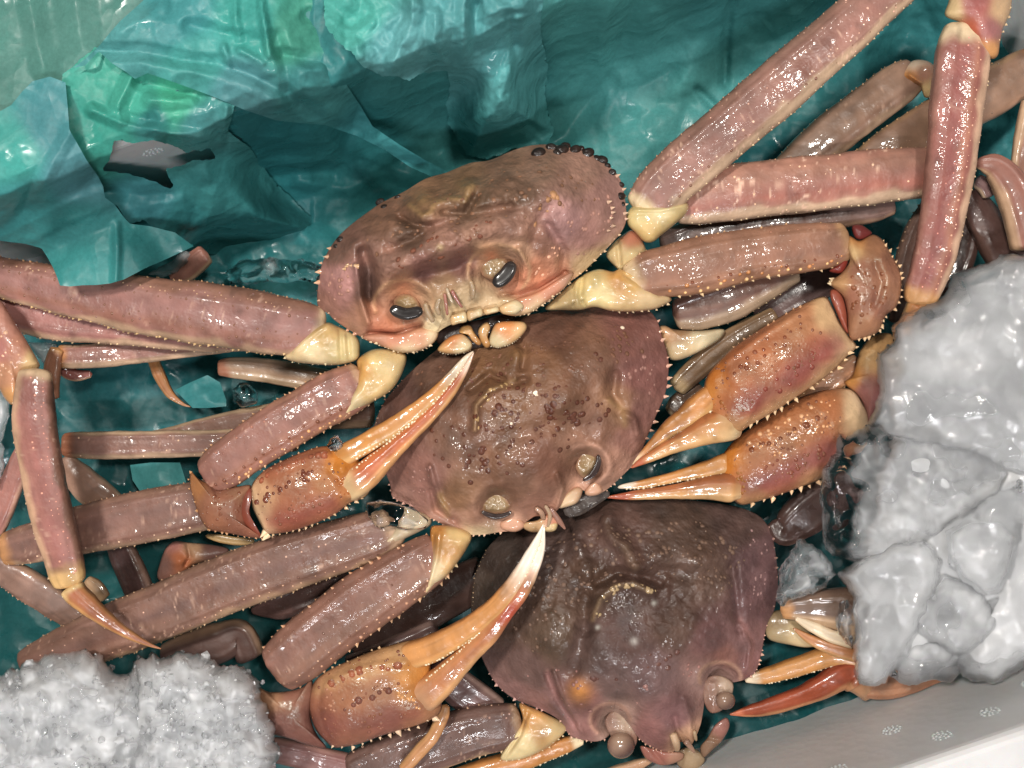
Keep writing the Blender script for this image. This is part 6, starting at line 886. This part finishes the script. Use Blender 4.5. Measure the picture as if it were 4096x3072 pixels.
CP3 = [(1920, 2350, (78, 64, 56)), (2000, 2250, (70, 56, 50)), (2050, 2450, (92, 70, 60)), (2200, 2150, (84, 64, 58)), (2450, 2150, (98, 72, 64)), (2750, 2150, (92, 70, 60)), (2950, 2100, (86, 64, 58)), (3050, 2250, (112, 82, 82)), (3040, 2400, (110, 80, 80)), (2350, 2350, (92, 68, 56)), (2600, 2400, (88, 64, 56)), (2800, 2300, (104, 80, 70)), (2500, 2550, (94, 68, 62)), (2700, 2500, (90, 66, 56)), (2200, 2550, (102, 80, 66)), (2100, 2680, (108, 82, 76)), (2350, 2600, (96, 74, 68)), (2600, 2700, (110, 84, 82)), (2450, 2720, (108, 84, 80)), (2850, 2560, (112, 80, 78)), (2980, 2560, (124, 90, 88)), (3000, 2660, (140, 98, 96)), (2250, 2820, (134, 98, 94)), (2330, 2900, (160, 114, 108)), (2700, 2880, (124, 88, 88)), (2620, 2940, (146, 100, 96)), (2740, 2960, (206, 160, 130)), (2350, 2830, (128, 88, 84)), (2900, 2640, (150, 102, 92)), (2880, 2700, (176, 140, 132)), (2440, 2890, (186, 150, 136)), (2060, 2780, (150, 110, 104))]
o, zc3 = blob("carapace", c3, OUT3, zp=ZP3, bot=150, mat=M_rough, cp=CP3, feats=F3, c=(2520, 2470), tone=(.80, .80, .78), dome=.4, na=440, nr=130, amp=5, ns=38, mot=.24, under=(170, 146, 116), rimdrop=6, extra=lambda u, v: 6 * n2(u, v, 24.0, 2, 63) * (1 - sstep(v, 2480, 2620)),
     cf=[('l', [(2370, 2480), (2400, 2400), (2460, 2345), (2530, 2335), (2600, 2365)], 9, (150, 122, 92), .6), ('l', [(2500, 2190), (2540, 2270)], 18, (124, 98, 76), .45), ('l', [(2425, 2080), (2440, 2140), (2500, 2190)], 14, (116, 92, 74), .35), ('g', 2318, 2765, 44, (214, 142, 76), .95), ('l', arc(2880, 2710, 84, 62, -200, 10), 8, (206, 160, 136), .7), ('l', arc(2440, 2880, 80, 66, -230, 0), 8, (210, 160, 140), .7), ('l', [(2190, 2690), (2230, 2790), (2310, 2930)], 12, (186, 134, 130), .6), ('l', [(2960, 2480), (3010, 2570), (3000, 2690)], 12, (176, 126, 122), .6), ('g', 2536, 2565, 14, (206, 196, 190), .9), ('g', 2390, 2510, 9, (206, 200, 190), .8), ('g', 2616, 2412, 9, (206, 200, 190), .8)],
     spl=[([(3076, 2110), (3100, 2200), (3113, 2320), (3100, 2430)], 34, 16, 8, (150, 112, 104)), ([(3068, 2500), (3050, 2600), (3028, 2680), (2986, 2718)], 18, 14, 7, (206, 156, 140)), ([(2240, 2886), (2286, 2946), (2372, 2968), (2420, 2956)], 17, 12, 6, (214, 166, 146)), ([(1956, 2690), (2004, 2758), (2070, 2804), (2172, 2844)], 26, 16, 8, (206, 158, 150)), ([(1890, 2440), (1900, 2310), (1946, 2200)], 16, 9, 5, (140, 110, 82)), ([(2560, 2955), (2590, 2980), (2640, 3004), (2690, 3008)], 14, 10, 5, (220, 166, 142))],
     tub=[(spots([(2380, 2480), (2400, 2400), (2460, 2340), (2540, 2325), (2640, 2370), (2610, 2380), (2540, 2345), (2470, 2360), (2420, 2420), (2400, 2480)], 46, 3), 0, 6.5, (166, 140, 104)), (spots([(2000, 2300), (2300, 2120), (2800, 2080), (3000, 2200), (2950, 2400), (2650, 2300), (2350, 2350), (2250, 2550), (2150, 2650), (2050, 2500)], 240, 5), 0, 6.5, (104, 80, 66)), (spots([(2350, 2680), (2500, 2640), (2720, 2560), (2720, 2660), (2480, 2740), (2380, 2740)], 18, 6), 0, 9, (86, 54, 46)), (spots([(2100, 2700), (2250, 2650), (2450, 2750), (2700, 2700), (2900, 2550), (2850, 2650), (2600, 2850), (2300, 2850)], 34, 8), 0, 6, (140, 100, 92)), (spots([(2990, 2100), (3070, 2150), (3080, 2400), (3000, 2450)], 26, 9), 0, 5, (140, 108, 104))])
def ball_eye(parent, x, y, z, r, pit):
    e_ = empty("eye", x, y, z, parent)
    blob("eyestalk", e_, pit, z=z - 26, top=26, bot=24, mat=M_ivory, cp=[(pit[0][0], pit[0][1], (164, 134, 126)), (pit[2][0], pit[2][1], (196, 174, 160)), (pit[4][0], pit[4][1], (150, 114, 104))], na=50, nr=16, amp=6, ns=24)
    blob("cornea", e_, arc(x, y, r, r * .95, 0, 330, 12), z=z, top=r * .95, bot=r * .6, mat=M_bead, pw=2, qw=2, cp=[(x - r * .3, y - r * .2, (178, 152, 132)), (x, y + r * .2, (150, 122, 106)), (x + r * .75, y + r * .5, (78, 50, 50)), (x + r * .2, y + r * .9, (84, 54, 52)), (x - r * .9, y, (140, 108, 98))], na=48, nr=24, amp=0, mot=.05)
ball_eye(c3, 2902, 2802, -110, 40, [(2820, 2720), (2870, 2700), (2930, 2730), (2925, 2790), (2890, 2840), (2840, 2850), (2812, 2790)])
ball_eye(c3, 2484, 2982, -158, 56, [(2420, 2880), (2460, 2840), (2520, 2870), (2550, 2930), (2540, 2985), (2490, 2985), (2440, 2940)])
for out, cols, z_ in (([(2560, 2985), (2600, 2990), (2660, 3005), (2730, 3010), (2726, 3040), (2660, 3062), (2610, 3050), (2580, 3030)], [(2650, 3020, (176, 116, 106)), (2700, 3030, (196, 152, 132))], -190), ([(2800, 2990), (2830, 2950), (2860, 2900), (2905, 2870), (2918, 2905), (2890, 2960), (2850, 3000), (2815, 3030)], [(2890, 2900, (176, 124, 116)), (2830, 2980, (158, 126, 104))], -190), ([(2700, 3020), (2740, 2990), (2790, 3000), (2820, 3040), (2780, 3080), (2720, 3070)], [(2760, 3040, (190, 166, 136)), (2720, 3040, (150, 128, 104))], -210)):
    plate("mouth_part", c3, out, z_, 20, cols, mat=M_shell, feats=[("g", out[0][0], out[0][1], 30, -8), ("l", [out[1], out[5]], 10, -9)])
for pts, col in (([(2690, 2930, -105, 16), (2705, 2975, -112, 16), (2708, 3005, -122, 9)], (214, 182, 146)), ([(2740, 2960, -110, 14), (2764, 2990, -116, 10), (2780, 3012, -124, 4)], (206, 164, 142)), ([(2776, 2920, -120, 8), (2782, 2950, -126, 7), (2786, 2965, -130, 3)], (220, 190, 150))):
    seg("feeler", c3, pts, st(col, lo=col, under=col), mat=M_ivory, flat=.9, m=16, step=5, amp=1)
# right claw, open
K = empty("claw", 3400, 2700, -260, c3)
finger("fixed_finger", K, [(2976, 2716, -215, 14), (3050, 2705, -212, 30), (3150, 2678, -208, 35), (3260, 2642, -204, 40), (3340, 2622, -200, 42), (3440, 2640, -200, 52)], st((212, 158, 88), lo=(230, 190, 130), hi=(206, 150, 78), c0=(240, 226, 200), l0=70, c1=(206, 130, 70), l1=60), teeth=.9)
finger("movable_finger", K, [(2918, 2858, -200, 3), (2990, 2846, -198, 20), (3090, 2822, -196, 33), (3200, 2786, -194, 38), (3290, 2746, -192, 46), (3355, 2706, -190, 52), (3400, 2690, -190, 50), (3430, 2720, -190, 66), (3450, 2750, -190, 40)], st((186, 88, 58), lo=(232, 190, 150), hi=(168, 74, 50), lo0=.35, lo1=.7, c0=(222, 120, 84), l0=70, c1=(206, 156, 116), l1=150, under=(226, 180, 136)), rid=((.2, .12, .1),))
seg("palm", K, [(3420, 2740, -195, 46), (3500, 2735, -195, 62), (3600, 2720, -196, 64), (3720, 2690, -198, 50), (3800, 2660, -200, 40)], st((196, 136, 100), lo=(206, 150, 116)), mat=M_claw, scatter=40, scr=5)
L = leg(c3, 3100, 2500, -200)
seg("merus", L, [(3120, 2440, -140, 34), (3190, 2432, -130, 52), (3290, 2430, -120, 74), (3400, 2440, -110, 92), (3520, 2460, -105, 96)], st((130, 104, 88), lo=(222, 186, 140), hi=(124, 96, 84), lo0=.3, lo1=.6, c0=(206, 146, 84), l0=60), mat=M_smooth)
seg("ischium", L, [(3180, 2470, -110, 10), (3250, 2508, -102, 22), (3330, 2545, -98, 26), (3420, 2572, -96, 26)], st((238, 222, 190)), mat=M_ivory)
seg("dactyl", L, [(3172, 2512, -150, 5), (3240, 2556, -146, 20), (3330, 2592, -142, 30), (3440, 2620, -140, 34)], S_orange, mat=M_smooth, flat=.7)
blob("coxa", L, [(3062, 2470), (3110, 2440), (3180, 2450), (3230, 2520), (3280, 2575), (3230, 2590), (3160, 2580), (3080, 2560), (3058, 2520)], z=-220, top=40, bot=40, mat=M_ivory, cp=[(3100, 2480, (150, 130, 104)), (3200, 2550, (216, 196, 160)), (3110, 2550, (176, 158, 128))], na=70)
# left claw and legs
L = leg(c3, 2150, 2900, -200)
blob("ischium", L, [(2076, 2812), (2120, 2826), (2200, 2862), (2256, 2892), (2262, 2926), (2190, 2990), (2086, 3036), (2004, 3040), (2020, 2990), (2060, 2930), (2090, 2880)], z=-200, top=50, bot=50, mat=M_ivory, cp=[(2110, 2850, (206, 156, 100)), (2180, 2930, (190, 150, 104)), (2080, 2990, (226, 208, 166)), (2220, 2930, (214, 190, 146)), (2040, 3030, (230, 212, 170))], feats=[('l', [(2110, 2850), (2080, 2940), (2020, 3030)], 8, -16)], pw=3.6, qw=2.3, mot=.24, amp=4, na=90, spl=[([(2004, 3042), (2086, 3038), (2190, 2992), (2250, 2940)], 22, 12, 6, (232, 208, 166))])
seg("merus", L, [(2090, 2890, -215, 70), (2000, 2905, -210, 96), (1880, 2930, -210, 102), (1740, 2975, -212, 102), (1560, 3040, -216, 98), (1400, 3110, -220, 90)], st((120, 90, 84), hi=(206, 176, 138), lo=(126, 94, 86), hi0=.8, hi1=.98, spk=.35, c0=(160, 126, 96), l0=60), sp=[(-.985, .05, .95, 36, 15, 7, (206, 176, 140)), (.985, .05, .95, 44, 14, 7, (176, 136, 116))], tb=[(.4, .05, .95, 50, 5, (150, 116, 104))], scatter=70, scr=4.5, m=50)
K = empty("claw", 2100, 3040, -300, c3)
finger("fixed_finger", K, [(2336, 2962, -260, 14), (2280, 2972, -262, 30), (2180, 3006, -264, 40), (2060, 3046, -266, 45), (1930, 3088, -268, 48), (1820, 3130, -270, 50)], st((210, 150, 78), hi=(230, 186, 120), lo=(200, 140, 70), c0=(240, 226, 190), l0=60), teeth=-.9)
finger("movable_finger", K, [(2616, 3036, -280, 6), (2560, 3056, -280, 20), (2460, 3096, -282, 30), (2350, 3140, -284, 34)], st((232, 196, 174), lo=(240, 220, 200), hi=(222, 150, 120)))
L = leg(c3, 1700, 2900, -120)
seg("dactyl", L, [(1786, 2816, -95, 14), (1772, 2860, -95, 26), (1735, 2940, -100, 27), (1672, 3012, -105, 27), (1610, 3082, -110, 25)], st((208, 148, 84), lo=(222, 170, 104), hi=(190, 124, 66), bands=((.1, .3, (196, 130, 70), .5),)), mat=M_smooth, flat=.7, ridges=((0, .12, .08),))
L = leg(c3, 1300, 3030, -250)
seg("merus", L, [(1000, 2985, -230, 44), (1150, 3010, -230, 52), (1300, 3045, -232, 54), (1480, 3090, -235, 52), (1600, 3130, -238, 50)], st((152, 106, 106), hi=(176, 132, 122), lo=(140, 98, 96)), mat=M_smooth)
L = leg(c3, 1650, 2450, -320)
seg("merus", L, [(1960, 2290, -300, 80), (1860, 2340, -300, 92), (1700, 2430, -302, 96), (1540, 2540, -306, 84), (1420, 2620, -310, 60)], S_dark, mat=M_smooth, ridges=((0, .12, .07),), scatter=30, scr=5)
seg("carpus", L, [(1760, 2520, -260, 50), (1640, 2590, -262, 74), (1500, 2640, -266, 60), (1380, 2660, -270, 34)], st((104, 80, 80), lo=(150, 124, 118), mot=.3), mat=M_smooth)
L = leg(c3, 1150, 2400, -330)
seg("merus", L, [(1004, 2446, -310, 10), (1060, 2430, -305, 42), (1140, 2408, -302, 68), (1260, 2362, -302, 68), (1400, 2310, -306, 56)], st((112, 82, 80), hi=(130, 98, 92), lo=(104, 76, 74)), mat=M_smooth, sp=[(-.985, .05, .9, 26, 9, 5, (140, 104, 94))])
seg("carpus", L, [(650, 2640, -300, 60), (760, 2605, -296, 78), (880, 2570, -294, 80), (960, 2540, -298, 60), (1010, 2640, -300, 60)], st((112, 84, 80), hi=(176, 142, 110), hi0=.5, hi1=.9, lo=(104, 78, 76)), mat=M_smooth)
seg("propodus", L, [(2000, 2860, -260, 60), (1900, 2800, -258, 76), (1800, 2720, -256, 70), (1740, 2640, -258, 50)], st((130, 96, 96), lo=(190, 160, 150), mot=.25), mat=M_smooth)
# dark legs at the right
L = leg(c3, 3950, 950, -180)
seg("merus", L, [(3880, 760, -170, 40), (3920, 850, -166, 66), (3990, 960, -164, 84), (4070, 1080, -166, 86), (4140, 1180, -170, 80)], st((106, 76, 72), lo=(120, 90, 82), hi=(130, 100, 90), mot=.25), mat=M_smooth, ridges=((0, .1, .08), (-.5, .1, .06)))
seg("carpus", L, [(3900, 720, -120, 26), (3940, 745, -116, 34), (3960, 790, -118, 28)], st((166, 130, 134)), mat=M_smooth)
L = leg(c3, 3650, 1050, -200)
seg("merus", L, [(3740, 800, -190, 40), (3680, 930, -190, 62), (3640, 1060, -192, 62), (3620, 1180, -196, 54), (3600, 1300, -200, 50)], st((112, 84, 76), lo=(136, 102, 88), hi=(120, 90, 80), mot=.25), sp=[(.985, .05, .95, 30, 14, 7, (150, 114, 92))], scatter=30, scr=5)
seg("propodus", L, [(3870, 880, -200, 40), (3850, 1000, -198, 58), (3800, 1120, -200, 60), (3760, 1220, -204, 50)], S_dark, mat=M_smooth)
L = leg(c3, 3200, 1150, -190)
seg("merus", L, [(3030, 1290, -190, 50), (3120, 1220, -186, 76), (3230, 1150, -184, 84), (3340, 1090, -186, 70), (3440, 1040, -190, 50)], st((122, 98, 100), lo=(140, 112, 108), hi=(130, 106, 106), mot=.25), mat=M_smooth)
L = leg(c3, 2900, 1420, -150)
seg("merus", L, [(2700, 1560, -130, 40), (2760, 1500, -126, 48), (2870, 1408, -122, 54), (2990, 1328, -122, 52), (3110, 1262, -126, 42)], st((150, 120, 88), lo=(130, 104, 92), hi=(186, 150, 104), c0=(196, 166, 120), l0=70, mot=.25), mat=M_smooth, sp=[(.985, .3, .95, 26, 12, 6, (190, 156, 118))])
seg("coxa", L, [(2680, 1590, -160, 40), (2730, 1620, -160, 60), (2820, 1560, -165, 60)], st((120, 98, 84), mot=.3), mat=M_smooth)
L = leg(c3, 3180, 2150, -220)
seg("merus", L, [(3090, 2080, -200, 30), (3130, 2130, -196, 54), (3190, 2080, -190, 84), (3290, 2000, -188, 90), (3380, 1940, -190, 70)], S_dark, mat=M_smooth, scatter=20, scr=5)
